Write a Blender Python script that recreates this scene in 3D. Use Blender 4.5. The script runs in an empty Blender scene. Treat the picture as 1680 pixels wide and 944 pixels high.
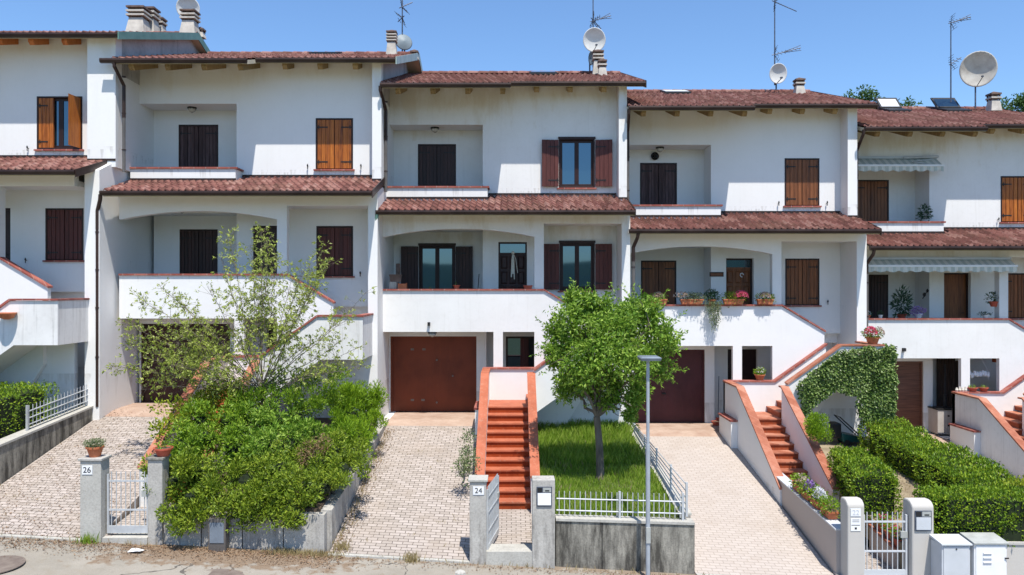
import bpy, bmesh, math, random
from mathutils import Vector, Matrix
random.seed(11)
R = random.random
U = random.uniform
CZ = 6.4            # camera height above the datum; all z below are relative to it
F = 1250.0          # focal length in photo pixels
S = bpy.context.scene
COL = S.collection

def PX(u, v, Y):    # photo pixel at depth Y -> x, y, z (a measuring aid)
    return ((u - 840) * Y / F, Y, (472 - v) * Y / F)

# ------------------------------------------------------------------ materials
MATS = {}
class NT:
    def __init__(s, name):
        m = bpy.data.materials.new(name); m.use_nodes = True
        s.m = m; s.t = m.node_tree; s.t.nodes.clear()
        s.out = s.n('ShaderNodeOutputMaterial')
        MATS[name] = m
    def n(s, typ, **kw):
        nd = s.t.nodes.new(typ)
        for k, v in kw.items():
            if k.startswith('i_'):
                key = k[2:]
                key = int(key) if key.isdigit() else key.replace('_', ' ')
                nd.inputs[key].default_value = v
            else:
                setattr(nd, k, v)
        return nd
    def l(s, a, b): s.t.links.new(a, b)
    def ramp(s, fac, stops, interp='LINEAR'):
        r = s.n('ShaderNodeValToRGB'); cr = r.color_ramp; cr.interpolation = interp
        while len(cr.elements) < len(stops): cr.elements.new(0.5)
        for e, (p, c) in zip(cr.elements, stops):
            e.position = p; e.color = (*c, 1) if len(c) == 3 else c
        s.l(fac, r.inputs[0]); return r.outputs[0]
    def mix(s, fac, a, b, blend='MIX'):
        m = s.n('ShaderNodeMix', data_type='RGBA', blend_type=blend)
        for inp, v in ((m.inputs[0], fac), (m.inputs[6], a), (m.inputs[7], b)):
            if hasattr(v, 'links') or hasattr(v, 'is_linked'): s.l(v, inp)
            elif isinstance(v, tuple): inp.default_value = (*v, 1)
            else: inp.default_value = v
        return m.outputs[2]
    def math(s, op, a, b=0.5, c=0.5):
        m = s.n('ShaderNodeMath', operation=op)
        for inp, v in zip(m.inputs, (a, b, c)):
            if hasattr(v, 'is_linked'): s.l(v, inp)
            else: inp.default_value = v
        return m.outputs[0]
    def coord(s, kind='Object', scale=(1, 1, 1), rot=(0, 0, 0)):
        tc = s.n('ShaderNodeTexCoord'); mp = s.n('ShaderNodeMapping')
        mp.inputs['Scale'].default_value = scale; mp.inputs['Rotation'].default_value = rot
        s.l(tc.outputs[kind], mp.inputs[0]); return mp.outputs[0]
    def noise(s, vec, scale, detail=4, rough=0.55):
        n = s.n('ShaderNodeTexNoise'); s.l(vec, n.inputs['Vector'])
        n.inputs['Scale'].default_value = scale; n.inputs['Detail'].default_value = detail
        n.inputs['Roughness'].default_value = rough; return n.outputs[0]
    def bump(s, h, strength, dist=0.02):
        b = s.n('ShaderNodeBump'); s.l(h, b.inputs['Height'])
        b.inputs['Strength'].default_value = strength; b.inputs['Distance'].default_value = dist
        return b.outputs[0]
    def surf(s, color, rough=0.6, normal=None, metal=0.0, spec=0.5, coat=0.0):
        p = s.n('ShaderNodeBsdfPrincipled')
        if hasattr(color, 'is_linked'): s.l(color, p.inputs['Base Color'])
        else: p.inputs['Base Color'].default_value = (*color, 1)
        if hasattr(rough, 'is_linked'): s.l(rough, p.inputs['Roughness'])
        else: p.inputs['Roughness'].default_value = rough
        p.inputs['Metallic'].default_value = metal
        p.inputs['Specular IOR Level'].default_value = spec
        if normal is not None: s.l(normal, p.inputs['Normal'])
        s.l(p.outputs[0], s.out.inputs[0]); return p

def rough_mat(name, c1, c2, scale=3.0, rough=0.7, bump=0.15, bscale=60, stretch=(1, 1, 1), metal=0.0, spec=0.3):
    t = NT(name); v = t.coord(scale=stretch)
    col = t.ramp(t.noise(v, scale), [(0.3, c1), (0.7, c2)])
    t.surf(col, rough, t.bump(t.noise(v, bscale, 2), bump, 0.01), metal, spec)
    return t.m

def stucco(name, base, dirt, amount, streak=0.35, ss=(2.6, 2.6, 0.22), bands=()):
    t = NT(name); v = t.coord()
    big = t.noise(v, 0.7, 5, 0.6); fine = t.noise(v, 9, 4, 0.6)
    vs = t.coord(scale=ss); st = t.noise(vs, 1.6, 5, 0.65)
    f1 = t.ramp(big, [(0.42, (0, 0, 0)), (0.75, (1, 1, 1))])
    f2 = t.ramp(st, [(0.55, (0, 0, 0)), (0.78, (1, 1, 1))])
    f3 = t.ramp(fine, [(0.5, (0, 0, 0)), (0.8, (1, 1, 1))])
    a = t.math('MULTIPLY', f1, amount); b = t.math('MULTIPLY', f2, amount * streak * 2)
    c = t.math('MULTIPLY', f3, amount * 0.5)
    f = t.math('ADD', t.math('ADD', a, b), c)
    col = t.mix(f, base, dirt)
    sx = t.n('ShaderNodeSeparateXYZ'); t.l(v, sx.inputs[0])
    for ztop, depth, scx, thr, colr, amt in bands:     # blotchy bands fading down from a height: coping drips, tan tint below roof edges
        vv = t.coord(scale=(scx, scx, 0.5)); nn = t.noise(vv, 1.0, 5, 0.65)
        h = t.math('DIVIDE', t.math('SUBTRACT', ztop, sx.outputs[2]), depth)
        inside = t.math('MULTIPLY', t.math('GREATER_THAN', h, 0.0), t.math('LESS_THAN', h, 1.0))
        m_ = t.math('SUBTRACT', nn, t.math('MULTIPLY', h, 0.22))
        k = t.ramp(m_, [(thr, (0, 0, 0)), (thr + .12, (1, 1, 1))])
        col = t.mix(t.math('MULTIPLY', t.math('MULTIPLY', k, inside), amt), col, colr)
    t.surf(col, 0.85, t.bump(t.noise(v, 90, 3), 0.22, 0.008), spec=0.2)
    return t.m
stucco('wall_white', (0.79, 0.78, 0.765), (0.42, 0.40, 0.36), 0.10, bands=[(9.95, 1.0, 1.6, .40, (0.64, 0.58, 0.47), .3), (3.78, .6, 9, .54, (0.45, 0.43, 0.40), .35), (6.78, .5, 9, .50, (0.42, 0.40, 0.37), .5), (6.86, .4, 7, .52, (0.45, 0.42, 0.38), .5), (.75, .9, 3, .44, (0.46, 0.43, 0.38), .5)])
stucco('wall_streaked', (0.77, 0.755, 0.735), (0.30, 0.28, 0.26), 0.28, 1.0, (7, 7, .28))
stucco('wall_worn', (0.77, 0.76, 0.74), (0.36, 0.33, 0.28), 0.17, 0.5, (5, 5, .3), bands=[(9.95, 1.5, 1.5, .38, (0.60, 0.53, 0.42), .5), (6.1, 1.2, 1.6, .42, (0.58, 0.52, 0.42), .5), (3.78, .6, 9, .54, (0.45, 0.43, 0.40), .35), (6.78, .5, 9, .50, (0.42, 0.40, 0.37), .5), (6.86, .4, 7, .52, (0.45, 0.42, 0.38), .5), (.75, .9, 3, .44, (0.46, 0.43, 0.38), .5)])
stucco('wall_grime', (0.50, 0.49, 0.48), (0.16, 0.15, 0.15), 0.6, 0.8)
stucco('soffit', (0.62, 0.54, 0.40), (0.45, 0.38, 0.27), 0.4)
stucco('pillar_plaster', (0.50, 0.475, 0.44), (0.40, 0.37, 0.33), 0.25)
stucco('flower_wall', (0.46, 0.40, 0.36), (0.36, 0.31, 0.28), 0.3)

def concrete(name, base, mid, dark, lo=0.5, hi=0.72):
    t = NT(name); v = t.coord(scale=(3.2, 3.2, 0.6)); v2 = t.coord()
    st = t.noise(v, 1.5, 6, 0.7); n2 = t.noise(v2, 2.2, 6, 0.7); n3 = t.noise(v2, 26, 3)
    col = t.ramp(n2, [(0.3, base), (0.65, mid)])
    f = t.ramp(st, [(lo, (0, 0, 0)), (hi, (1, 1, 1))])
    col = t.mix(t.math('MULTIPLY', f, 0.85), col, dark)
    col = t.mix(t.math('MULTIPLY', t.ramp(n3, [(0.45, (0, 0, 0)), (0.8, (1, 1, 1))]), 0.4), col, dark)
    t.surf(col, 0.9, t.bump(t.noise(v2, 45, 4), 0.4, 0.01), spec=0.15)
    return t.m
concrete('concrete_stained', (0.36, 0.34, 0.29), (0.27, 0.255, 0.22), (0.035, 0.032, 0.028), 0.40, 0.60)
concrete('concrete_pale', (0.50, 0.48, 0.44), (0.38, 0.36, 0.33), (0.11, 0.10, 0.09), 0.50, 0.72)
concrete('concrete_cap', (0.5, 0.485, 0.44), (0.40, 0.385, 0.35), (0.15, 0.14, 0.12), 0.58, 0.8)

def tiles_mat():
    t = NT('roof_tile'); tc = t.n('ShaderNodeTexCoord')
    mp = t.n('ShaderNodeVectorMath', operation='DIVIDE'); t.l(tc.outputs['Object'], mp.inputs[0])
    mp.inputs[1].default_value = (0.178, 0.365, 50)
    fl = t.n('ShaderNodeVectorMath', operation='FLOOR'); t.l(mp.outputs[0], fl.inputs[0])
    wn = t.n('ShaderNodeTexWhiteNoise', noise_dimensions='3D'); t.l(fl.outputs[0], wn.inputs[0])
    col = t.ramp(wn.outputs[0], [(0.0, (0.11, 0.045, 0.037)), (0.35, (0.155, 0.062, 0.052)), (0.7, (0.21, 0.09, 0.075)), (1.0, (0.30, 0.165, 0.14))])
    v = t.coord()
    n = t.noise(v, 1.1, 6, 0.7); n2 = t.noise(v, 22, 4, 0.7)
    col = t.mix(t.math('MULTIPLY', t.ramp(n, [(0.45, (0, 0, 0)), (0.75, (1, 1, 1))]), 0.5), col, (0.16, 0.10, 0.065))
    col = t.mix(t.math('MULTIPLY', t.ramp(n2, [(0.55, (0, 0, 0)), (0.8, (1, 1, 1))]), 0.4), col, (0.31, 0.25, 0.19))
    t.surf(col, 0.85, t.bump(n2, 0.3, 0.01), spec=0.2)
tiles_mat()

def wood(name, c1, c2, c3, rough=0.5, spec=0.35):
    t = NT(name); v = t.coord(scale=(22, 22, 1.6)); tc = t.n('ShaderNodeTexCoord')
    n = t.noise(v, 1.5, 5, 0.6)
    mp = t.n('ShaderNodeVectorMath', operation='DIVIDE'); t.l(tc.outputs['Object'], mp.inputs[0]); mp.inputs[1].default_value = (0.132, 40, 40)
    fl = t.n('ShaderNodeVectorMath', operation='FLOOR'); t.l(mp.outputs[0], fl.inputs[0])
    wn = t.n('ShaderNodeTexWhiteNoise', noise_dimensions='3D'); t.l(fl.outputs[0], wn.inputs[0])
    g = t.math('ADD', t.math('MULTIPLY', n, 0.75), t.math('MULTIPLY', wn.outputs[0], 0.25))
    col = t.ramp(g, [(0.3, c1), (0.5, c2), (0.72, c3)])
    t.surf(col, rough, t.bump(n, 0.15, 0.01), spec=spec)
wood('wood_dark', (0.018, 0.008, 0.007), (0.035, 0.014, 0.012), (0.06, 0.024, 0.019))
wood('wood_red', (0.05, 0.014, 0.011), (0.085, 0.022, 0.018), (0.12, 0.035, 0.028), 0.55)
wood('wood_mid', (0.09, 0.031, 0.012), (0.18, 0.062, 0.021), (0.27, 0.098, 0.034))
wood('wood_bright', (0.13, 0.032, 0.006), (0.34, 0.095, 0.012), (0.52, 0.17, 0.022), 0.42)
wood('wood_grey', (0.035, 0.018, 0.018), (0.065, 0.035, 0.035), (0.13, 0.08, 0.08), 0.7)
wood('rafter_tan', (0.18, 0.12, 0.045), (0.28, 0.19, 0.08), (0.38, 0.27, 0.12), 0.7)
wood('rafter_orange', (0.35, 0.09, 0.02), (0.5, 0.15, 0.035), (0.6, 0.2, 0.06), 0.6)
rough_mat('frame_dark', (0.022, 0.009, 0.008), (0.035, 0.014, 0.012), 6, 0.45, 0.1)
rough_mat('iron_black', (0.012, 0.012, 0.013), (0.03, 0.028, 0.028), 12, 0.5, 0.1)
rough_mat('metal_brown', (0.028, 0.016, 0.013), (0.055, 0.032, 0.026), 2, 0.4, 0.1, metal=0.2)
rough_mat('pipe_grey', (0.10, 0.092, 0.088), (0.17, 0.155, 0.145), 2, 0.45, 0.05, metal=0.2)
rough_mat('metal_green', (0.09, 0.19, 0.16), (0.16, 0.28, 0.24), 2.5, 0.5, 0.1)
rough_mat('metal_pale', (0.40, 0.46, 0.44), (0.24, 0.33, 0.30), 2, 0.5, 0.1)
rough_mat('galvanised', (0.42, 0.44, 0.46), (0.58, 0.60, 0.62), 5, 0.45, 0.05, metal=0.25)
rough_mat('pole_grey', (0.33, 0.36, 0.40), (0.42, 0.45, 0.49), 6, 0.5, 0.05, metal=0.2)
rough_mat('lamp_grey', (0.16, 0.19, 0.23), (0.24, 0.28, 0.33), 3, 0.45, 0.05, metal=0.2)
rough_mat('paint_white', (0.72, 0.72, 0.72), (0.80, 0.80, 0.80), 4, 0.4, 0.03)
rough_mat('paint_grey', (0.48, 0.50, 0.52), (0.55, 0.57, 0.6), 3, 0.5, 0.04)
rough_mat('cabinet_lid', (0.30, 0.31, 0.29), (0.42, 0.43, 0.41), 5, 0.6, 0.1)
rough_mat('dish_white', (0.62, 0.61, 0.57), (0.80, 0.80, 0.78), 1.8, 0.5, 0.02)
rough_mat('dish_old', (0.70, 0.67, 0.60), (0.42, 0.38, 0.33), 2.4, 0.6, 0.05)
rough_mat('dish_grey', (0.16, 0.20, 0.22), (0.24, 0.28, 0.3), 2, 0.5, 0.02)
rough_mat('steel_dark', (0.06, 0.07, 0.10), (0.14, 0.16, 0.2), 9, 0.5, 0.05, metal=0.3)
rough_mat('terracotta', (0.42, 0.12, 0.05), (0.55, 0.19, 0.09), 7, 0.75, 0.2)
rough_mat('terracotta_red', (0.40, 0.07, 0.04), (0.52, 0.12, 0.07), 7, 0.7, 0.2)
rough_mat('pot_white', (0.6, 0.62, 0.64), (0.75, 0.75, 0.75), 5, 0.5, 0.05)
rough_mat('soil', (0.07, 0.05, 0.035), (0.13, 0.095, 0.065), 9, 0.95, 0.5, 30)
rough_mat('chimney_plaster', (0.58, 0.54, 0.48), (0.38, 0.35, 0.31), 4, 0.9, 0.3)
rough_mat('chimney_brick', (0.10, 0.065, 0.05), (0.20, 0.14, 0.12), 9, 0.9, 0.3)
rough_mat('bark', (0.09, 0.07, 0.055), (0.20, 0.165, 0.13), 7, 0.95, 0.6, 40, (1, 1, 0.3))
rough_mat('twig', (0.10, 0.08, 0.06), (0.19, 0.16, 0.12), 9, 0.9, 0.3)
rough_mat('rust_metal', (0.13, 0.10, 0.085), (0.22, 0.18, 0.15), 5, 0.8, 0.3)
rough_mat('green_plastic', (0.01, 0.055, 0.05), (0.015, 0.085, 0.075), 3, 0.35, 0.02)
rough_mat('black_plastic', (0.012, 0.012, 0.014), (0.02, 0.02, 0.022), 3, 0.4, 0.02)
rough_mat('paper', (0.75, 0.75, 0.76), (0.82, 0.82, 0.82), 5, 0.7, 0.05)
rough_mat('cloth_cream', (0.55, 0.52, 0.44), (0.68, 0.66, 0.58), 14, 0.9, 0.3)
rough_mat('stove_enamel', (0.42, 0.38, 0.34), (0.52, 0.48, 0.44), 3, 0.4, 0.05)
rough_mat('curtain_brown', (0.03, 0.018, 0.014), (0.075, 0.05, 0.038), 8, 0.95, 0.3, 30, (4, 4, 0.3))
rough_mat('hill', (0.015, 0.05, 0.06), (0.03, 0.075, 0.06), 0.01, 0.95, 0.0)
rough_mat('terrain', (0.10, 0.12, 0.05), (0.16, 0.15, 0.08), 0.3, 0.95, 0.2, 8)

def coping(name, c1, c2, c3, joint):
    t = NT(name); v = t.coord(); tc = t.n('ShaderNodeTexCoord')
    n = t.noise(v, 5, 5, 0.65)
    sx = t.n('ShaderNodeSeparateXYZ'); t.l(tc.outputs['Object'], sx.inputs[0])
    a = t.math('ADD', sx.outputs[0], sx.outputs[1]); a = t.math('DIVIDE', a, 0.33)
    fr = t.math('FRACT', a); jt = t.math('LESS_THAN', fr, 0.05)
    wn = t.n('ShaderNodeTexWhiteNoise', noise_dimensions='1D'); t.l(t.math('FLOOR', a), wn.inputs['W'])
    g = t.math('ADD', t.math('MULTIPLY', n, 0.7), t.math('MULTIPLY', wn.outputs[0], 0.3))
    col = t.ramp(g, [(0.3, c1), (0.5, c2), (0.72, c3)])
    t.surf(t.mix(t.math('MULTIPLY', jt, 0.7), col, joint), 0.7, t.bump(n, 0.2, 0.01), spec=0.25)
coping('coping_red', (0.20, 0.055, 0.045), (0.30, 0.085, 0.065), (0.40, 0.15, 0.115), (0.42, 0.34, 0.30))
coping('coping_salmon', (0.28, 0.09, 0.05), (0.37, 0.135, 0.08), (0.45, 0.22, 0.15), (0.42, 0.2, 0.14))
def worn(name, c1, c2, wear, joint=None):
    t = NT(name); v = t.coord(); n = t.noise(v, 3.5, 5); n2 = t.noise(v, 14, 6, 0.7); n3 = t.noise(v, 1.2, 5, 0.7)
    col = t.ramp(n, [(0.3, c1), (0.7, c2)])
    col = t.mix(t.math('MULTIPLY', t.ramp(n2, [(0.56, (0, 0, 0)), (0.66, (1, 1, 1))]), 0.5), col, wear)
    col = t.mix(t.math('MULTIPLY', t.ramp(n3, [(0.5, (0, 0, 0)), (0.72, (1, 1, 1))]), 0.45), col, tuple(q * .45 for q in c1))
    if joint:
        sx = t.n('ShaderNodeSeparateXYZ'); t.l(v, sx.inputs[0]); a = t.math('DIVIDE', sx.outputs[0], 0.3)
        col = t.mix(t.math('MULTIPLY', t.math('LESS_THAN', t.math('FRACT', a), 0.045), .8), col, joint)
    t.surf(col, 0.65, t.bump(n2, 0.25, 0.01), spec=0.25)
worn('paint_orange', (0.36, 0.10, 0.05), (0.45, 0.145, 0.08), (0.44, 0.26, 0.18))
worn('paint_step', (0.23, 0.034, 0.006), (0.31, 0.055, 0.011), (0.33, 0.13, 0.07))
worn('step_tile', (0.24, 0.048, 0.015), (0.33, 0.078, 0.028), (0.36, 0.17, 0.10), (0.16, 0.07, 0.045))
rough_mat('apron', (0.33, 0.22, 0.165), (0.45, 0.34, 0.27), 2.5, 0.85, 0.3)

def garage_mat(name, c, period=0.105):
    t = NT(name); v = t.coord(); n = t.noise(v, 1.3, 4)
    sx = t.n('ShaderNodeSeparateXYZ'); t.l(v, sx.inputs[0])
    fr = t.math('FRACT', t.math('DIVIDE', sx.outputs[0], period))
    h = t.math('MULTIPLY', t.math('GREATER_THAN', fr, 0.12), 1.0)
    c2 = tuple(x * 0.72 for x in c); c3 = tuple(x * 1.2 for x in c)
    col = t.ramp(n, [(0.3, c2), (0.5, c), (0.75, c3)])
    t.surf(col, 0.5, t.bump(h, 0.3, 0.006), spec=0.3)
garage_mat('garage_brown', (0.165, 0.034, 0.012))
garage_mat('garage_maroon', (0.078, 0.020, 0.022), 0.21)
garage_mat('garage_dark', (0.045, 0.017, 0.012))
def garage_wood():
    t = NT('garage_wood'); v = t.coord(scale=(1.5, 1.5, 22)); n = t.noise(v, 1.4, 4)
    t.surf(t.ramp(n, [(0.3, (0.075, 0.028, 0.014)), (0.7, (0.18, 0.07, 0.038))]), 0.5, t.bump(n, 0.3, 0.01))
garage_wood()

def glass_mat():
    t = NT('window_glass')
    p = t.surf((0.008, 0.018, 0.026), 0.03, spec=0.8)
    p.inputs['IOR'].default_value = 2.0; p.inputs['Specular Tint'].default_value = (.55, .82, 1.0, 1)
glass_mat()
def white_glass():
    t = NT('lamp_glass'); p = t.surf((0.45, 0.42, 0.36), 0.25)
white_glass()

def pavers(name, c1, c2, cm, dirt):
    t = NT(name); tc = t.n('ShaderNodeTexCoord')
    v = t.coord()
    w = t.n('ShaderNodeTexNoise'); t.l(v, w.inputs['Vector']); w.inputs['Scale'].default_value = 9
    add = t.n('ShaderNodeVectorMath', operation='MULTIPLY_ADD'); t.l(w.outputs['Color'], add.inputs[0])
    add.inputs[1].default_value = (0.03, 0.03, 0); t.l(v, add.inputs[2])
    b = t.n('ShaderNodeTexBrick'); t.l(add.outputs[0], b.inputs['Vector'])
    b.inputs['Scale'].default_value = 1.0; b.inputs['Brick Width'].default_value = 0.205
    b.inputs['Row Height'].default_value = 0.106; b.inputs['Mortar Size'].default_value = 0.0075
    b.inputs['Mortar Smooth'].default_value = 0.25; b.inputs['Bias'].default_value = 0.0
    b.inputs['Color1'].default_value = (*c1, 1); b.inputs['Color2'].default_value = (*c2, 1)
    b.inputs['Mortar'].default_value = (*cm, 1)
    n = t.noise(v, 1.0, 6, 0.65); n2 = t.noise(v, 16, 4)
    col = t.mix(t.math('MULTIPLY', t.ramp(n, [(0.48, (0, 0, 0)), (0.78, (1, 1, 1))]), dirt), b.outputs[0], (0.33, 0.27, 0.22))
    col = t.mix(t.math('MULTIPLY', t.ramp(n2, [(0.5, (0, 0, 0)), (0.8, (1, 1, 1))]), 0.3), col, (0.38, 0.33, 0.29))
    t.surf(col, 0.9, t.bump(t.math('SUBTRACT', 1.0, b.outputs['Fac']), 0.5, 0.008), spec=0.15)
pavers('pavers', (0.33, 0.285, 0.25), (0.44, 0.385, 0.35), (0.085, 0.07, 0.058), 0.7)
pavers('pavers_clean', (0.42, 0.365, 0.325), (0.455, 0.40, 0.36), (0.30, 0.255, 0.22), 0.5)
def asphalt():
    t = NT('asphalt'); v = t.coord()
    n = t.noise(v, 0.8, 6, 0.7); n2 = t.noise(v, 70, 3, 0.7); n3 = t.noise(v, 5, 5)
    col = t.ramp(n, [(0.35, (0.27, 0.245, 0.205)), (0.65, (0.36, 0.325, 0.275))])
    col = t.mix(t.math('MULTIPLY', t.ramp(n2, [(0.45, (0, 0, 0)), (0.75, (1, 1, 1))]), 0.5), col, (0.16, 0.15, 0.135))
    col = t.mix(t.math('MULTIPLY', t.ramp(n3, [(0.5, (0, 0, 0)), (0.75, (1, 1, 1))]), 0.4), col, (0.25, 0.21, 0.155))
    vo = t.n('ShaderNodeTexVoronoi', feature='DISTANCE_TO_EDGE'); w = t.n('ShaderNodeTexNoise'); t.l(v, w.inputs['Vector']); w.inputs['Scale'].default_value = 3
    ad = t.n('ShaderNodeVectorMath', operation='MULTIPLY_ADD'); t.l(w.outputs['Color'], ad.inputs[0]); ad.inputs[1].default_value = (0.5, 0.5, 0); t.l(v, ad.inputs[2])
    t.l(ad.outputs[0], vo.inputs['Vector']); vo.inputs['Scale'].default_value = 0.33
    cr = t.math('LESS_THAN', vo.outputs[0], 0.0035)
    col = t.mix(t.math('MULTIPLY', cr, 0.75), col, (0.06, 0.055, 0.05))
    sx = t.n('ShaderNodeSeparateXYZ'); t.l(v, sx.inputs[0])
    def band(o, c, w):
        d = t.math('ABSOLUTE', t.math('SUBTRACT', o, c)); return t.math('SUBTRACT', 1.0, t.math('DIVIDE', d, w))
    bx = band(sx.outputs[0], -5.3, 2.9); by = band(sx.outputs[1], 14.4, 1.0)
    e = t.math('MINIMUM', bx, by); e = t.math('ADD', e, t.math('MULTIPLY', t.math('SUBTRACT', n3, 0.5), 1.6))
    dm = t.ramp(e, [(0.15, (0, 0, 0)), (0.4, (1, 1, 1))])
    dirt = t.ramp(n2, [(0.35, (0.13, 0.085, 0.055)), (0.65, (0.27, 0.19, 0.125))])
    col = t.mix(t.math('MULTIPLY', dm, 0.8), col, dirt)
    eb = t.math('ADD', t.math('MULTIPLY', band(sx.outputs[1], 14.55, .35), .55), t.math('MULTIPLY', t.math('SUBTRACT', n3, 0.5), 1.4))
    col = t.mix(t.math('MULTIPLY', t.ramp(eb, [(0.2, (0, 0, 0)), (0.5, (1, 1, 1))]), 0.6), col, dirt)
    t.surf(col, 0.95, t.bump(n2, 0.5, 0.01), spec=0.1)
asphalt()

def leaf_mat(name, cols, trans=0.3, rough=0.5):
    t = NT(name); g = t.n('ShaderNodeNewGeometry'); v = t.coord()
    n = t.noise(v, 1.7, 3)
    f = t.math('ADD', t.math('MULTIPLY', g.outputs['Random Per Island'], 0.65), t.math('MULTIPLY', n, 0.4))
    k = len(cols)
    col = t.ramp(f, [(0.05 + 0.9 * i / (k - 1), c) for i, c in enumerate(cols)])
    p = t.n('ShaderNodeBsdfPrincipled'); t.l(col, p.inputs['Base Color']); p.inputs['Roughness'].default_value = rough
    p.inputs['Specular IOR Level'].default_value = 0.35
    tr = t.n('ShaderNodeBsdfTranslucent'); t.l(col, tr.inputs[0])
    mx = t.n('ShaderNodeMixShader'); mx.inputs[0].default_value = trans
    t.l(p.outputs[0], mx.inputs[1]); t.l(tr.outputs[0], mx.inputs[2]); t.l(mx.outputs[0], t.out.inputs[0])
leaf_mat('leaf_bush', [(0.043, 0.083, 0.007), (0.122, 0.193, 0.013), (0.23, 0.317, 0.022), (0.432, 0.496, 0.055)])
leaf_mat('leaf_juniper', [(0.077, 0.156, 0.01), (0.204, 0.343, 0.015), (0.344, 0.499, 0.025)])
leaf_mat('leaf_tree', [(0.045, 0.112, 0.01), (0.12, 0.238, 0.018), (0.24, 0.378, 0.04), (0.45, 0.588, 0.12)], 0.35)
leaf_mat('leaf_sapling', [(0.13, 0.18, 0.02), (0.26, 0.33, 0.04), (0.42, 0.48, 0.10), (0.56, 0.58, 0.26)], 0.35)
leaf_mat('leaf_weed', [(0.084, 0.168, 0.012), (0.182, 0.308, 0.02), (0.35, 0.476, 0.04)], 0.35)
leaf_mat('leaf_ivy', [(0.028, 0.07, 0.011), (0.077, 0.14, 0.022), (0.182, 0.266, 0.066), (0.378, 0.462, 0.187)], 0.15, 0.4)
leaf_mat('leaf_hedge', [(0.038, 0.087, 0.006), (0.113, 0.212, 0.012), (0.227, 0.348, 0.02), (0.416, 0.497, 0.03)])
leaf_mat('leaf_yellow', [(0.10, 0.18, 0.015), (0.25, 0.32, 0.02), (0.45, 0.45, 0.03)])
leaf_mat('leaf_dry', [(0.12, 0.07, 0.03), (0.22, 0.14, 0.07), (0.34, 0.24, 0.13)], 0.15, 0.8)
leaf_mat('leaf_dark', [(0.012, 0.04, 0.015), (0.03, 0.08, 0.03), (0.06, 0.12, 0.05)], 0.2)
leaf_mat('leaf_trail', [(0.06, 0.10, 0.04), (0.14, 0.19, 0.08), (0.32, 0.34, 0.16)], 0.25)
leaf_mat('leaf_far', [(0.035, 0.085, 0.02), (0.07, 0.14, 0.03), (0.12, 0.20, 0.05)], 0.3)
leaf_mat('grass_blade', [(0.074, 0.153, 0.011), (0.157, 0.275, 0.018), (0.274, 0.388, 0.045), (0.372, 0.449, 0.108)], 0.35)
leaf_mat('grass_dry', [(0.22, 0.16, 0.07), (0.35, 0.28, 0.13), (0.48, 0.40, 0.22)], 0.3, 0.8)
leaf_mat('litter', [(0.05, 0.03, 0.02), (0.14, 0.075, 0.04), (0.26, 0.16, 0.09), (0.36, 0.26, 0.17)], 0.05, 0.9)
leaf_mat('petal_pink', [(0.55, 0.05, 0.12), (0.75, 0.12, 0.22), (0.8, 0.3, 0.4)], 0.3)
leaf_mat('petal_white', [(0.7, 0.68, 0.72), (0.85, 0.85, 0.85)], 0.3)
leaf_mat('petal_purple', [(0.16, 0.05, 0.30), (0.35, 0.2, 0.5), (0.6, 0.5, 0.7)], 0.3)
leaf_mat('petal_faded', [(0.35, 0.22, 0.17), (0.5, 0.38, 0.32), (0.6, 0.52, 0.42)], 0.3)
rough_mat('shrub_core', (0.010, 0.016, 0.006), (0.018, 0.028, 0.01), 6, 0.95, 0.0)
rough_mat('lawn_soil', (0.07, 0.10, 0.03), (0.13, 0.14, 0.05), 3, 0.95, 0.4, 20)
rough_mat('yard_soil', (0.17, 0.13, 0.085), (0.33, 0.27, 0.18), 2.5, 0.95, 0.5, 14)
def awning_mat():
    t = NT('awning_cloth'); v = t.coord(); sx = t.n('ShaderNodeSeparateXYZ'); t.l(v, sx.inputs[0])
    fr = t.math('FRACT', t.math('DIVIDE', sx.outputs[0], 0.22))
    col = t.mix(t.math('MULTIPLY', t.math('GREATER_THAN', fr, 0.5), 1.0), (0.62, 0.63, 0.58), (0.45, 0.49, 0.45))
    t.surf(col, 0.85)
awning_mat()

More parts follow.
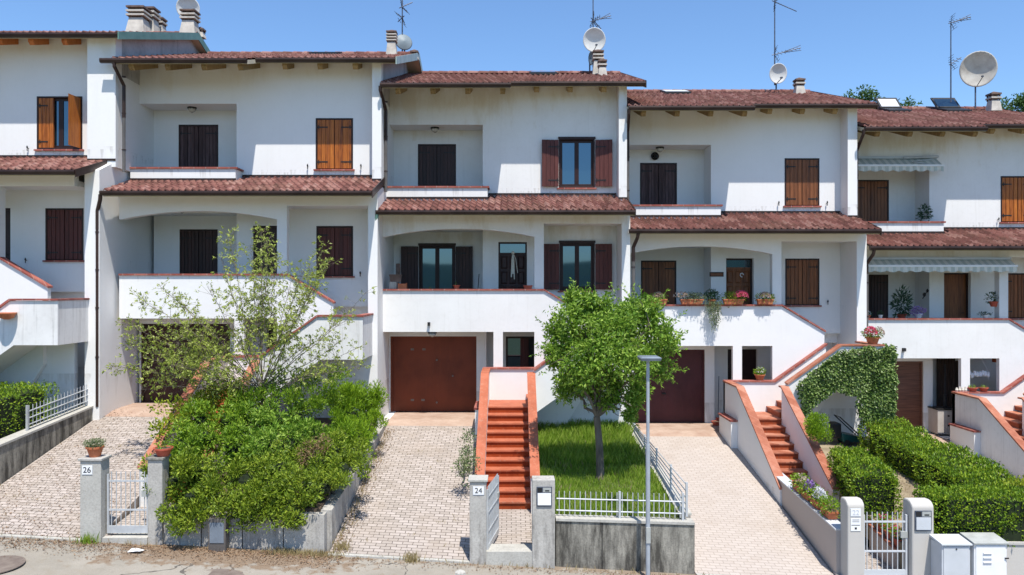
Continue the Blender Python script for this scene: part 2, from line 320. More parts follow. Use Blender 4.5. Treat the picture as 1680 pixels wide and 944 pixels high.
# ------------------------------------------------------------------ mesh building
class MB:
    def __init__(s, T=None):
        s.v = []; s.f = []; s.mi = []; s.T = T; s.cur = 0; s.mats = []
    def use(s, matname):
        if matname not in s.mats: s.mats.append(matname)
        s.cur = s.mats.index(matname); return s
    def add(s, vs, fs):
        b = len(s.v)
        s.v.extend([s.T(*p) for p in vs] if s.T else vs)
        for f in fs:
            s.f.append(tuple(b + i for i in f)); s.mi.append(s.cur)
        return s
    def box(s, x0, x1, y0, y1, z0, z1):
        return s.add([(x0, y0, z0), (x1, y0, z0), (x1, y1, z0), (x0, y1, z0), (x0, y0, z1), (x1, y0, z1), (x1, y1, z1), (x0, y1, z1)],
                     [(0, 3, 2, 1), (4, 5, 6, 7), (0, 1, 5, 4), (1, 2, 6, 5), (2, 3, 7, 6), (3, 0, 4, 7)])
    def prism_x(s, pts, x0, x1):     # polygon in (y, z) extruded in x
        n = len(pts)
        return s.add([(x0, a, b) for a, b in pts] + [(x1, a, b) for a, b in pts],
                     [tuple(range(n))[::-1], tuple(range(n, 2 * n))] + [(i, (i + 1) % n, n + (i + 1) % n, n + i) for i in range(n)])
    def prism_y(s, pts, y0, y1):     # polygon in (x, z) extruded in y
        n = len(pts)
        return s.add([(a, y0, b) for a, b in pts] + [(a, y1, b) for a, b in pts],
                     [tuple(range(n))[::-1], tuple(range(n, 2 * n))] + [(i, (i + 1) % n, n + (i + 1) % n, n + i) for i in range(n)])
    def prism_z(s, pts, z0, z1):
        n = len(pts)
        zz0 = z0 if callable(z0) else (lambda x, y: z0); zz1 = z1 if callable(z1) else (lambda x, y: z1)
        return s.add([(a, b, zz0(a, b)) for a, b in pts] + [(a, b, zz1(a, b)) for a, b in pts],
                     [tuple(range(n))[::-1], tuple(range(n, 2 * n))] + [(i, (i + 1) % n, n + (i + 1) % n, n + i) for i in range(n)])
    def tube(s, pts, r, n=8, r2=None, caps=True):
        pts = [Vector(p) for p in pts]; k = len(pts); rs = [r + ((r2 if r2 is not None else r) - r) * i / max(1, k - 1) for i in range(k)] if not isinstance(r, (list, tuple)) else r
        vs = []; prev = None
        for i, p in enumerate(pts):
            d = (pts[min(i + 1, k - 1)] - pts[max(i - 1, 0)])
            d = d.normalized() if d.length > 1e-9 else Vector((0, 0, 1))
            if prev is None:
                a = Vector((0, 0, 1)) if abs(d.z) < 0.9 else Vector((1, 0, 0))
                x = d.cross(a).normalized()
            else:
                x = (prev - d * prev.dot(d)); x = x.normalized() if x.length > 1e-6 else d.cross(Vector((0.3, 0.2, 1))).normalized()
            prev = x; y = d.cross(x)
            for j in range(n):
                a = 2 * math.pi * j / n
                vs.append(tuple(p + (x * math.cos(a) + y * math.sin(a)) * rs[i]))
        fs = [(i * n + j, i * n + (j + 1) % n, (i + 1) * n + (j + 1) % n, (i + 1) * n + j) for i in range(k - 1) for j in range(n)]
        if caps: fs += [tuple(range(n))[::-1], tuple(range((k - 1) * n, k * n))]
        return s.add(vs, fs)
    def lathe(s, c, prof, n=20, axis='z', tilt=None):   # prof: (radius, height)
        vs = []
        for r, h in prof:
            for j in range(n):
                a = 2 * math.pi * j / n
                p = Vector((r * math.cos(a), r * math.sin(a), h))
                if tilt is not None: p = tilt @ p
                vs.append((c[0] + p.x, c[1] + p.y, c[2] + p.z))
        k = len(prof)
        fs = [(i * n + j, i * n + (j + 1) % n, (i + 1) * n + (j + 1) % n, (i + 1) * n + j) for i in range(k - 1) for j in range(n)]
        fs += [tuple(range(n))[::-1], tuple(range((k - 1) * n, k * n))]
        return s.add(vs, fs)
    def wall(s, x0, x1, z0, z1, holes, pb, pf):
        xs = sorted({x0, x1, *[h[0] for h in holes], *[h[1] for h in holes]}); zs = sorted({z0, z1, *[h[2] for h in holes], *[h[3] for h in holes]})
        xs = [x for x in xs if x0 <= x <= x1]; zs = [z for z in zs if z0 <= z <= z1]
        def full(i, j):
            if i < 0 or j < 0 or i >= len(xs) - 1 or j >= len(zs) - 1: return False
            cx = (xs[i] + xs[i + 1]) / 2; cz = (zs[j] + zs[j + 1]) / 2
            return not any(h[0] < cx < h[1] and h[2] < cz < h[3] for h in holes)
        for i in range(len(xs) - 1):
            for j in range(len(zs) - 1):
                if not full(i, j): continue
                a, b, c, d = xs[i], xs[i + 1], zs[j], zs[j + 1]
                s.add([(a, pf, c), (b, pf, c), (b, pf, d), (a, pf, d)], [(0, 1, 2, 3)])
                s.add([(a, pb, c), (b, pb, c), (b, pb, d), (a, pb, d)], [(3, 2, 1, 0)])
                if not full(i - 1, j): s.add([(a, pb, c), (a, pf, c), (a, pf, d), (a, pb, d)], [(0, 1, 2, 3)])
                if not full(i + 1, j): s.add([(b, pb, c), (b, pf, c), (b, pf, d), (b, pb, d)], [(3, 2, 1, 0)])
                if not full(i, j - 1): s.add([(a, pb, c), (b, pb, c), (b, pf, c), (a, pf, c)], [(0, 1, 2, 3)])
                if not full(i, j + 1): s.add([(a, pb, d), (b, pb, d), (b, pf, d), (a, pf, d)], [(3, 2, 1, 0)])
        return s
    def obj(s, name, mat, parent=None, loc=None, smooth=False, fix=True, bevel=0, label=None):
        root = parent
        while root is not None and root.parent is not None: root = root.parent
        if root is not None: o3 = root.location
        else: o3 = Vector((loc[0], loc[1], loc[2] + CZ))
        me = bpy.data.meshes.new(name)
        ox, oy, oz = o3.x, o3.y, o3.z - CZ
        me.from_pydata([(x - ox, y - oy, z - oz) for x, y, z in s.v], [], s.f)
        for m in (s.mats or [mat]): me.materials.append(MATS[m])
        if len(s.mats) > 1: me.polygons.foreach_set('material_index', s.mi)
        if smooth: me.polygons.foreach_set('use_smooth', [True] * len(me.polygons))
        if fix:
            bm = bmesh.new(); bm.from_mesh(me)
            bmesh.ops.remove_doubles(bm, verts=bm.verts, dist=1e-5) if len(bm.verts) < 30000 else None
            bmesh.ops.recalc_face_normals(bm, faces=bm.faces); bm.to_mesh(me); bm.free()
        me.update()
        o = bpy.data.objects.new(name, me); COL.objects.link(o)
        if parent is not None: o.parent = parent
        else: o.location = o3
        if bevel:
            b = o.modifiers.new('bevel', 'BEVEL'); b.width = bevel; b.segments = 2; b.limit_method = 'ANGLE'
        if label: o['label'] = label
        return o

def tag(o, label=None, cat=None, group=None, kind=None):
    if label: o['label'] = label
    if cat: o['category'] = cat
    if group: o['group'] = group
    if kind: o['kind'] = kind
    return o
def thing(name, label, cat, loc, group=None):
    o = bpy.data.objects.new(name, None); COL.objects.link(o); o.location = (loc[0], loc[1], loc[2] + CZ)
    o.empty_display_size = 0.2
    return tag(o, label, cat, group)
def solo(name, mb, mat, label, cat, loc, group=None, **kw):
    return tag(mb.obj(name, mat, None, loc, **kw), label, cat, group)
def struct(name, mb, mat, loc=(0, 0, 0), **kw):
    return tag(mb.obj(name, mat, None, loc, **kw), kind='structure')

# ------------------------------------------------------------------ foliage helpers
def rdir():
    z = U(-1, 1); a = U(0, 2 * math.pi); q = math.sqrt(1 - z * z)
    return Vector((q * math.cos(a), q * math.sin(a), z))
def leaf(mb, c, d, nrm, L, W):
    d = d.normalized(); s = d.cross(nrm)
    s = s.normalized() if s.length > 1e-4 else Vector((1, 0, 0))
    up = s.cross(d)
    c = Vector(c); w = s * W * 0.5
    mb.add([tuple(c), tuple(c + d * L * 0.45 + w + up * W * 0.2), tuple(c + d * L), tuple(c + d * L * 0.45 - w + up * W * 0.2)], [(0, 1, 2), (0, 2, 3)])
def blob_leaves(mb, c, r, n, L, W, lift=0.35, hollow=0.55):
    for _ in range(n):
        u = rdir(); q = hollow + (1 - hollow) * R() ** 0.7
        p = (c[0] + u.x * r[0] * q, c[1] + u.y * r[1] * q, c[2] + u.z * r[2] * q)
        d = (u + rdir() * 0.9 + Vector((0, 0, lift))).normalized()
        k = U(0.7, 1.25)
        leaf(mb, p, d, (rdir() + u * 0.8), L * k, W * k)
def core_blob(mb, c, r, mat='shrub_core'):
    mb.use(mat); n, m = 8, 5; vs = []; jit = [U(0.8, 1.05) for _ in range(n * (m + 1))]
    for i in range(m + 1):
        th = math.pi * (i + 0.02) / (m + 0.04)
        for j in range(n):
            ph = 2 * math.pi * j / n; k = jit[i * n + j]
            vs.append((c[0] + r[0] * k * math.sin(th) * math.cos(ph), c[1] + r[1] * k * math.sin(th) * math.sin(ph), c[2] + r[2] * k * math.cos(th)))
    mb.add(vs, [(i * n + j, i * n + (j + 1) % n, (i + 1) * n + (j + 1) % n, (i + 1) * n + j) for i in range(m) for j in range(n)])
def hedge(mb, pts, z0, z1, n, L, W, mat, core=True, lump=0.06):
    """box hedge over a quad footprint pts (4 x,y), z0/z1 callables of (x,y)"""
    a, b, c, d = [Vector((p[0], p[1], 0)) for p in pts]
    def at(u, v): return a * (1 - u) * (1 - v) + b * u * (1 - v) + c * u * v + d * (1 - u) * v
    if core:
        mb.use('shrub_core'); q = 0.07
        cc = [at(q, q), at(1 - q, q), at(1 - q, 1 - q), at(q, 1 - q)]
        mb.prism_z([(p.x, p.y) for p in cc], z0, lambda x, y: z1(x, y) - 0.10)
    mb.use(mat)
    lu = ((b - a).length + (d - c).length) / 2; lv = ((d - a).length + (c - b).length) / 2
    h = z1(a.x, a.y) - z0(a.x, a.y); At = lu * lv; Aw = h * (lu + lv) * 2
    from mathutils import noise as mn
    for _ in range(n):
        if R() < At / (At + Aw) * 1.25:
            u, v = R(), R(); p = at(u, v); z = z1(p.x, p.y) - 0.14 * R() ** 1.5; nr = Vector((0, 0, 1))
        else:
            s_ = R() * (lu + lv) * 2; w = 0.06 * R()
            if s_ < lu: u, v, nr = s_ / lu, w / lv, Vector((0, -1, 0))
            elif s_ < 2 * lu: u, v, nr = s_ / lu - 1, 1 - w / lv, Vector((0, 1, 0))
            elif s_ < 2 * lu + lv: u, v, nr = w / lu, (s_ - 2 * lu) / lv, Vector((-1, 0, 0))
            else: u, v, nr = 1 - w / lu, (s_ - 2 * lu - lv) / lv, Vector((1, 0, 0))
            p = at(u, v); t = R(); z = z0(p.x, p.y) * (1 - t) + z1(p.x, p.y) * t
            edge = max(0, t - 0.85) * 0.9; p = p - nr * edge
        j = mn.noise(Vector((p.x * 2.3, p.y * 2.3, z * 2.3))) * lump * 2.2 + U(-lump, lump) * 0.5
        q = Vector((p.x, p.y, z)) + nr * j
        dd = (nr * 0.9 + rdir() * 0.9 + Vector((0, 0, 0.45)))
        k = U(0.7, 1.3); leaf(mb, q, dd, rdir() + nr, L * k, W * k)

# ------------------------------------------------------------------ layout
ZG = {1: -3.02, 2: -3.45, 3: -3.87, 4: -4.33, 5: -4.77}
DD = {1: 21.25, 2: 22.05, 3: 22.93, 4: 23.70, 5: 24.48}
X0 = {1: -18.13, 2: -10.78, 3: -3.69, 4: 3.38, 5: 10.60}
WD = {1: 7.35, 2: 7.09, 3: 7.07, 4: 7.12, 5: 7.15}
SL = 0.322
def zs_street(x): return -5.30 - 0.0566 * x
YF = 14.6

def TR(i):
    return lambda x, p, z: (X0[i] + x, DD[i] - p, ZG[i] + z)
def zu(p): return 10.09 - SL * p if p > -4.3 else 10.09 + SL * 4.3 + SL * (p + 4.3)   # upper roof, top of deck
def zl(p): return 6.61 - 0.323 * p                                               # lower roof, top of deck

def tile_sheet(mb, T, x0, x1, pA, pB, zf, course=0.365):
    per = 0.178; sub = 6; dx = per / sub
    i0 = math.floor(x0 / dx); xs = [x0] + [i * dx for i in range(i0 + 1, int(x1 / dx) + 1) if i * dx < x1 - 1e-4] + [x1]
    def hh(x): return 0.030 * math.sin(2 * math.pi * x / per) + 0.014 * math.sin(4 * math.pi * x / per)
    p = pA; rows = []
    while p > pB + 1e-3:
        q = max(pB, p - course)
        rows.append((p, 0.052)); rows.append((q, 0.016)); p = q
    vs = []; k = len(xs)
    for ri, (p, off) in enumerate(rows):
        jit = U(-0.004, 0.004)
        for x in xs:
            vs.append((x, p, zf(p) + off + hh(x) + jit))
    fs = []
    for r in range(len(rows) - 1):
        for i in range(k - 1): fs.append((r * k + i, r * k + i + 1, (r + 1) * k + i + 1, (r + 1) * k + i))
    # front lip
    b = len(vs)
    for x in xs: vs.append((x, pA, zf(pA) + 0.052 + hh(x) - 0.035))
    for i in range(k - 1): fs.append((i, i + 1, b + i + 1, b + i))
    mb.add(vs, fs)

def shutters(T, root, i, x0, x1, z0, z1, p, style, wood_name, frame='frame_dark', sill='coping_red', kind='window', glass_wide=None, label=None):
    """window (frame) > shutter x2, pane, sill"""
    fr = 0.045
    w = MB(T).use(frame)
    pf = p + 0.012; pb = p - 0.11
    w.box(x0, x0 + fr, pb, pf, z0, z1); w.box(x1 - fr, x1, pb, pf, z0, z1); w.box(x0 + fr, x1 - fr, pb, pf - 0.001, z1 - fr, z1)
    xm = (x0 + x1) / 2
    if style == 'closed':
        w.box(x0 + fr, x1 - fr, pb, pb + 0.02, z0, z1 - fr)
    else:
        w.box(x0 + fr, x1 - fr, pb, pf - 0.001, z0, z0 + 0.05)
        if style == 'open':     # outer dark frame hung proud of the wall and the two casements
            w.box(x0 - 0.02, x1 + 0.02, p + 0.013, p + 0.045, z1 - 0.02, z1 + 0.05)
        for a, b in ((x0 + fr, xm), (xm, x1 - fr)):
            w.box(a, a + 0.065, pb, pb + 0.05, z0 + 0.05, z1 - fr); w.box(b - 0.065, b, pb, pb + 0.05, z0 + 0.05, z1 - fr)
            w.box(a + 0.065, b - 0.065, pb, pb + 0.049, z1 - fr - 0.07, z1 - fr); w.box(a + 0.065, b - 0.065, pb, pb + 0.049, z0 + 0.05, z0 + 0.12)
    W = w.obj(kind, frame, root, bevel=0.004)
    if label: W['label'] = label
    def leafm(a, b, p0, T2=None):
        m = MB(T2 or T); n = max(3, round((b - a) / 0.115)); st = (b - a) / n
        m.use(wood_name)
        for k in range(n):
            m.box(a + k * st + 0.007, a + (k + 1) * st - 0.007, p0, p0 + 0.03 + (0.004 if k % 2 else 0), z0 + 0.03, z1 - fr - 0.006)
        m.box(a + 0.002, b - 0.002, p0 - 0.012, p0 + 0.012, z0 + 0.035, z1 - fr - 0.01)
        return m
    def hinges(m, a, b, p0, side):
        m.use('iron_black')
        for zz in (z0 + 0.20, z1 - 0.28):
            xa, xb = (a, a + (b - a) * 0.62) if side < 0 else (b - (b - a) * 0.62, b)
            m.box(xa, xb, p0 + 0.031, p0 + 0.040, zz, zz + 0.035)
            xc = xa + 0.04 if side < 0 else xb - 0.04
            m.box(xc - 0.012, xc + 0.012, p0 + 0.031, p0 + 0.044, zz - 0.04, zz + 0.075)
    if style == 'closed':
        for sd, (a, b) in ((-1, (x0 + fr, xm - 0.005)), (1, (xm + 0.005, x1 - fr))):
            m = leafm(a, b, p - 0.03); hinges(m, a, b, p - 0.03, sd); m.obj('shutter', wood_name, W)
    elif style in ('open', 'ajar'):
        g = MB(T); g.box(x0 + fr + 0.06, x1 - fr - 0.06, pb + 0.02, pb + 0.03, z0 + 0.11, z1 - fr - 0.06); g.obj('pane', 'window_glass', W)
        hw = (x1 - x0) / 2 - 0.02
        if style == 'open':
            for sd in (-1, 1):
                a, b = (x0 - hw, x0 - 0.01) if sd < 0 else (x1 + 0.01, x1 + hw)
                if sd < 0: hw2 = hw
                # a leaf swung flat against the wall, slightly off it at the outer edge
                hx = x0 if sd < 0 else x1; ang = 0.10
                def T2(x, q, z, hx=hx, sd=sd): 
                    d = (x - hx); return T(hx + d * math.cos(ang), q + abs(d) * math.sin(ang), z)
                m = leafm(a, b, p + 0.05, T2); hinges(m, a, b, p + 0.05, -sd); m.obj('shutter', wood_name, W)
        else:
            a, b = x0 + fr, x0 + fr + 0.42
            m = leafm(a, b, p - 0.03); hinges(m, a, b, p - 0.03, -1); m.obj('shutter', wood_name, W)
            hx = x1 - fr; ang = 1.5
            def T3(x, q, z): d = x - hx; return T(hx + d * math.cos(ang), q + abs(d) * math.sin(ang), z)
            m = leafm(x1 - fr - 0.52, x1 - fr, p + 0.0, T3); m.obj('shutter', wood_name, W)
    if sill:
        MB(T).box(x0 - 0.05, x1 + 0.05, p - 0.02, p + 0.07, z0 - 0.045, z0 - 0.002).obj('sill', sill, W)
    return W

def panel_door(T, root, x0, x1, z0, z1, p, mat, style):
    fr = 0.05
    d = MB(T).use('frame_dark')
    d.box(x0, x0 + fr, p - 0.1, p, z0, z1); d.box(x1 - fr, x1, p - 0.1, p, z0, z1); d.box(x0 + fr, x1 - fr, p - 0.1, p - 0.001, z1 - fr, z1)
    D = d.obj('door', mat, root)
    zt = z1 - fr
    m = MB(T).use(mat)
    if style in ('transom', 'panel'):
        tz = z1 - 0.32 if style == 'transom' else z1 - 0.28
        m.box(x0 + fr, x1 - fr, p - 0.09, p - 0.02, tz - 0.05, tz)
        MB(T).box(x0 + fr, x1 - fr, p - 0.07, p - 0.06, tz, zt).obj('pane', 'window_glass', D)
        zt = tz - 0.05
    m.box(x0 + fr, x1 - fr, p - 0.08, p - 0.05, z0, zt)
    if style != 'plain':
        n, k = 3, 4; wx = (x1 - x0 - 2 * fr) / n; hz = (zt - z0 - 0.1) / k
        for a in range(n):
            for b in range(k):
                xa = x0 + fr + a * wx + 0.03; za = z0 + 0.08 + b * hz + 0.04; xb = xa + wx - 0.06; zb = za + hz - 0.08
                pf = p - 0.05
                m.add([(xa, pf, za), (xb, pf, za), (xb, pf, zb), (xa, pf, zb), (xa + 0.04, pf + 0.03, za + 0.04), (xb - 0.04, pf + 0.03, za + 0.04), (xb - 0.04, pf + 0.03, zb - 0.04), (xa + 0.04, pf + 0.03, zb - 0.04)],
                      [(4, 5, 6, 7), (0, 1, 5, 4), (1, 2, 6, 5), (2, 3, 7, 6), (3, 0, 4, 7)])
    m.obj('door_leaf', mat, D)
    h = MB(T); zc = z0 + 1.0; xh = x1 - fr - 0.08 if style != 'transom' else x0 + fr + 0.08
    h.tube([(xh, p - 0.05, zc), (xh, p + 0.0, zc), (xh - 0.09, p + 0.0, zc)], 0.011, 6); h.obj('handle', 'iron_black', D)
    return D

def chimney(parent, x, y, z0, z1, w, caps=3, base='chimney_plaster', name='chimney'):
    m = MB().use(base); h = w / 2; hc = (z1 - z0) * 0.42; zb = z1 - hc
    m.add([(x - h * 1.2, y - h * 1.2, z0), (x + h * 1.2, y - h * 1.2, z0), (x + h * 1.2, y + h * 1.2, z0), (x - h * 1.2, y + h * 1.2, z0),
           (x - h * .85, y - h * .85, zb), (x + h * .85, y - h * .85, zb), (x + h * .85, y + h * .85, zb), (x - h * .85, y + h * .85, zb)],
          [(0, 3, 2, 1), (4, 5, 6, 7), (0, 1, 5, 4), (1, 2, 6, 5), (2, 3, 7, 6), (3, 0, 4, 7)])
    m.use('chimney_brick'); st = hc / caps
    m.box(x - h * .6, x + h * .6, y - h * .6, y + h * .6, zb, z1 - 0.02)
    for k in range(caps):
        z = zb + k * st + st * 0.42
        m.use('chimney_plaster' if k < caps - 1 else 'chimney_brick')
        m.box(x - h * 1.12, x + h * 1.12, y - h * 1.12, y + h * 1.12, z, z + st * 0.42)
        m.use('chimney_brick')
        for sx in (-1, 1):
            for sy in (-1, 1):
                m.box(x + sx * h * .8 - .025, x + sx * h * .8 + .025, y + sy * h * .8 - .025, y + sy * h * .8 + .025, zb + k * st, z)
    m.add([(x - h, y - h, z1 - st * 0.16), (x + h, y - h, z1 - st * 0.16), (x + h, y + h, z1 - st * 0.16), (x - h, y + h, z1 - st * 0.16), (x, y, z1 + 0.06)], [(0, 1, 4), (1, 2, 4), (2, 3, 4), (3, 0, 4)])
    return m.obj(name, base, parent, fix=False)

def house(i, cfg):
    T = TR(i); W = WD[i]; xp = cfg.get('xp', 6.83)   # xp: inner edge of the party pier
    dirty = cfg.get('dirty', 'wall_white'); ext = W - 7.1
    def e(x): return x
    root = thing('terraced_house', cfg['label'], 'house', (X0[i] + W / 2, DD[i], ZG[i]), 'terraced houses in the row')
    # ---- walls: one mesh for the continuous masonry
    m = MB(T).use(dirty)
    hs = [(5.10, 6.18, 6.87, 8.35), (5.12, 6.18, 3.78, 5.23), (3.28, 4.14, 2.95, 5.24)]
    if cfg.get('win_up'): hs[0] = cfg['win_up']
    m.wall(2.81, xp, 2.9, 9.97, hs, -0.25, 0)
    m.wall(0, 2.81, 8.77, 9.97, [], -0.25, 0)
    m.wall(0, 2.81, 5.9, 8.9, [(.75, 1.94, 5.95, 8.35)], -1.08, -0.88)
    m.wall(0, 2.81, 2.9, 5.8, [(.78, 1.92, 2.95, 5.20)], -1.08, -0.88)
    m.box(2.81, 3.0, -1.08, -0.25, 2.9, 9.9)
    m.box(0, 2.81, -0.88, -0.25, 8.77, 8.9)              # loggia ceiling
    m.box(0, 2.81, -0.88, 0, 5.74, 5.95)                 # loggia floor
    m.box(0, xp, -0.88 if False else 0.0, 0.94, 5.72, 5.86)
    m.box(0, 2.81, -0.88, 0, 5.60, 5.739)
    # ground-floor slab and front parapet
    m.box(0, 4.6, -0.9, 0.99, 2.6, 2.95)
    m.box(4.6, xp, -0.9, -0.25, 2.6, 2.9)
    # arched beam and column
    a0, a1 = 0.04, 4.33; zsx, zc = 5.32, 5.55; n = 22
    pts = [(a0, 6.10 - 0.0)]
    arc = []
    for k in range(n + 1):
        t = k / n; x = a0 + (a1 - a0) * t; arc.append((x, zsx + (zc - zsx) * (1 - (2 * t - 1) ** 2)))
    m.prism_y([(0, 6.10), (0, zsx)] + arc + [(a1, 3.781), (4.6, 3.781), (4.6, 6.10)], 0.90, 1.139) if not cfg.get('no_arch') else m.prism_y([(0, 6.10), (0, 5.55), (a1, 5.55), (a1, 3.781), (4.6, 3.781), (4.6, 6.10)], 0.90, 1.139)
    m.box(4.6, xp, 0.94, 1.138, 5.70, 6.10)
    # wall at the arch plane below the landing parapet
    m.wall(0, 3.1599, 2.601, 3.78, [], 0.99, 1.14)
    m.prism_y([(3.16, -1.6), (3.43, -1.6), (3.43, 2.6), (4.33, 2.6), (4.33, -1.6), (4.6, -1.6), (5.87, -1.6), (5.87, 3.02), (4.6, 3.78), (3.16, 3.78)], 0.991, 1.14)
    m.wall(5.87, xp, -1.6, 1.65, [], 0.99, 1.14)
    # recess walls at garage level
    m.wall(0, 2.92, -0.3, 2.6, [(.03, 2.62, .12, 2.40)], -0.2, 0)
    m.wall(2.92, xp, -0.3, 2.6, [(3.50, 4.45, .12, 2.36)], -0.8, -0.6)
    m.box(2.80, 2.92, -0.7, -0.2, -0.3, 2.6)
    m.box(0, 5.87, -0.6, 0.99, -0.3, 0.10)
    # upper balcony parapet
    m.wall(0, 2.97, 6.3, 6.80, [], 0.41, 0.53); m.box(2.85, 2.97, 0, 0.41, 6.3, 6.80); m.box(0, 2.85, 0, 0.41, 5.75, 5.95)
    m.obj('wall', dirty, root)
    MB(T).box(0, W, -9.1, -8.9, -1.6, 8.7).obj('rear_wall', dirty, root)
    # party wall / pier
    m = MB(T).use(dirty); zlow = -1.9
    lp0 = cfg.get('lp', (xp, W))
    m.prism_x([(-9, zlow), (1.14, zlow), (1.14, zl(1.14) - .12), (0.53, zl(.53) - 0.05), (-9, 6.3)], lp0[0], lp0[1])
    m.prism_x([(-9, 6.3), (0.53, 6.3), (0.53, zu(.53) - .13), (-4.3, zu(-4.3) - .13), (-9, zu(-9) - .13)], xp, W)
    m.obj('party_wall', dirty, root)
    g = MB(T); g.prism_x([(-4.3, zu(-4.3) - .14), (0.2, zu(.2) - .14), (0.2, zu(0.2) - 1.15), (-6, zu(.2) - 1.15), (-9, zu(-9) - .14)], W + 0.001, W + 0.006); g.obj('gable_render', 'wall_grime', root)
    # copings
    c = MB(T).use('coping_red')
    c.box(0, 3.02, 0.37, 0.57, 6.801, 6.85); c.box(2.81, 3.02, 0, 0.37, 6.802, 6.849)
    c.obj('balcony_coping', 'coping_red', root)
    c = MB(T).use('coping_red')
    c.box(0, 4.33, 0.94, 1.185, 3.781, 3.83); c.box(4.33, 4.6, 1.142, 1.185, 3.781, 3.83)
    c.add([(4.6, .95, 3.79), (4.6, 1.185, 3.79), (5.90, 1.185, 3.01), (5.90, .95, 3.01), (4.6, .95, 3.835), (4.6, 1.185, 3.835), (5.90, 1.185, 3.06), (5.90, .95, 3.06)], [(0, 3, 2, 1), (4, 5, 6, 7), (0, 1, 5, 4), (1, 2, 6, 5), (2, 3, 7, 6), (3, 0, 4, 7)])
    c.obj('porch_coping', 'coping_red', root)
    # ---- upper roof
    xs = 3.66; pL, pR = 1.54, 0.81; xr = cfg.get('xr', 7.55)
    r = MB(T).use('soffit')
    def slab(x0, x1, pa, pb, zf, t0, t1):
        r.prism_x([(pb, zf(pb) - t1), (pa, zf(pa) - t1), (pa, zf(pa) - t0), (pb, zf(pb) - t0)], x0, x1)
    slab(0, xs, pL, -4.3, zu, 0.02, 0.13); slab(xs, xr, pR, -4.3, zu, 0.02, 0.13); slab(0, xr, -4.3, -9.4, zu, 0.02, 0.13)
    RF = r.obj('roof', 'soffit', root)
    t = MB(T).use('roof_tile')
    tile_sheet(t, T, 0, xs, pL, -4.30, zu); tile_sheet(t, T, xs, xr, 0.81, -4.30, zu)
    t.prism_x([(-4.3, zu(-4.3) + .02), (-9.4, zu(-9.4) + .02), (-9.4, zu(-9.4) - .01), (-4.3, zu(-4.3) - .01)], 0, xr)
    t.obj('roof_tiles', 'roof_tile', RF, fix=False)
    t = MB(T).use('roof_tile')
    k = 0
    while k * 0.36 < xr - 0.1:
        xa = k * 0.36; xb = min(xr, xa + 0.38); zz = zu(-4.3) + 0.03
        vs = []; nn = 6
        for x_, rr in ((xa, .115), (xb, .098)):
            for j in range(nn + 1):
                a = math.pi * j / nn; vs.append((x_, -4.3 - rr * math.cos(a), zz + rr * math.sin(a)))
        t.add(vs, [(j, j + 1, nn + 2 + j, nn + 1 + j) for j in range(nn)] + [tuple(range(nn + 1))]); k += 1
    t.obj('ridge_tiles', 'roof_tile', RF, fix=False)
    # gutter
    g = MB(T).use('metal_brown')
    def gut(x0, x1, p, z):
        g.prism_x([(p, z), (p + .115, z), (p + .125, z - .05), (p + .10, z - .115), (p + .03, z - .12), (p, z - .06)], x0, x1)
    gut(cfg.get('gx0', 0.0), xs, pL + .0, zu(pL) + 0.0); gut(xs + .001, xr, pR, zu(pR) + 0.0)
    g.obj('gutter', 'metal_brown', root)
    v = MB(T).use(cfg.get('verge', 'metal_brown'))
    v.prism_x([(pR + .1, zu(pR + .1) - .15), (pR + .1, zu(pR + .1) + .06), (-4.3, zu(-4.3) + .09), (-9.4, zu(-9.4) + .09), (-9.4, zu(-9.4) - .15), (-4.3, zu(-4.3) - .15)], xr + .001, xr + .03)
    v.obj('verge_board', cfg.get('verge', 'metal_brown'), RF)
    # rafters
    rm = cfg.get('rafter', 'rafter_tan'); k = 0
    for k in range(7):
        xc = 0.47 + 0.985 * k
        if cfg.get('rx'): xc = cfg['rx'][k]
        if xc > xr: break
        pe = (pL if xc < xs else pR) - 0.10
        zb = lambda q: zu(q) - .131
        MB(T).prism_x([(-.0, zb(0)), (pe, zb(pe)), (pe, zb(pe) - .07), (pe - .08, zb(pe) - .15), (-.0, zb(0) - .16)], xc - .07, xc + .07).obj('rafter', rm, root)
    # ---- lower roof
    le = cfg.get('le', W)
    r = MB(T).use('soffit'); r.prism_x([(0, zl(0) - .13), (1.95, zl(1.95) - .13), (1.95, zl(1.95) - .02), (0, zl(0) - .02)], 0, le)
    LR = r.obj('porch_roof', 'soffit', root)
    t = MB(T).use('roof_tile')
    tile_sheet(t, T, 0, 2.97, 1.95, 0.532, zl); tile_sheet(t, T, 2.97, xp, 1.95, 0.004, zl); tile_sheet(t, T, xp, le, 1.95, 0.532, zl)
    t.obj('roof_tiles', 'roof_tile', LR, fix=False)
    f = MB(T).use('metal_brown')
    f.box(0, 2.99, .531, .55, zl(.54) + .03, zl(.54) + .10); f.box(2.98, xp, .003, .02, zl(0) + .03, zl(0) + .10); f.box(xp, W, .531, .545, zl(.54) + .03, zl(.54) + .09)
    f.obj('flashing', 'metal_brown', LR)
    g = MB(T).use('metal_brown'); gut(cfg.get('lgx0', -0.05), le, 1.95, zl(1.95) + .01)
    g.obj('gutter', 'metal_brown', root)
    v = MB(T).use('metal_brown')
    v.prism_x([(0.0, zl(0) - .15), (2.02, zl(2.02) - .15), (2.02, zl(2.02) + .05), (0, zl(0) + .05)], le + .001, le + .025)
    v.obj('verge_board', 'metal_brown', LR)
    # ---- openings
    shutters(T, root, i, .75, 1.94, 5.95, 8.35, -0.88, 'closed', cfg['up_left'], sill=None, kind='balcony_door')
    x0, x1, z0, z1 = hs[0]
    shutters(T, root, i, x0, x1, z0, z1, 0.0, cfg.get('up_right_style', 'closed'), cfg['up_right'])
    shutters(T, root, i, .78, 1.92, 2.95, 5.20, -0.88, cfg.get('low_left_style', 'closed'), cfg['low_left'], sill=None, kind='balcony_door')
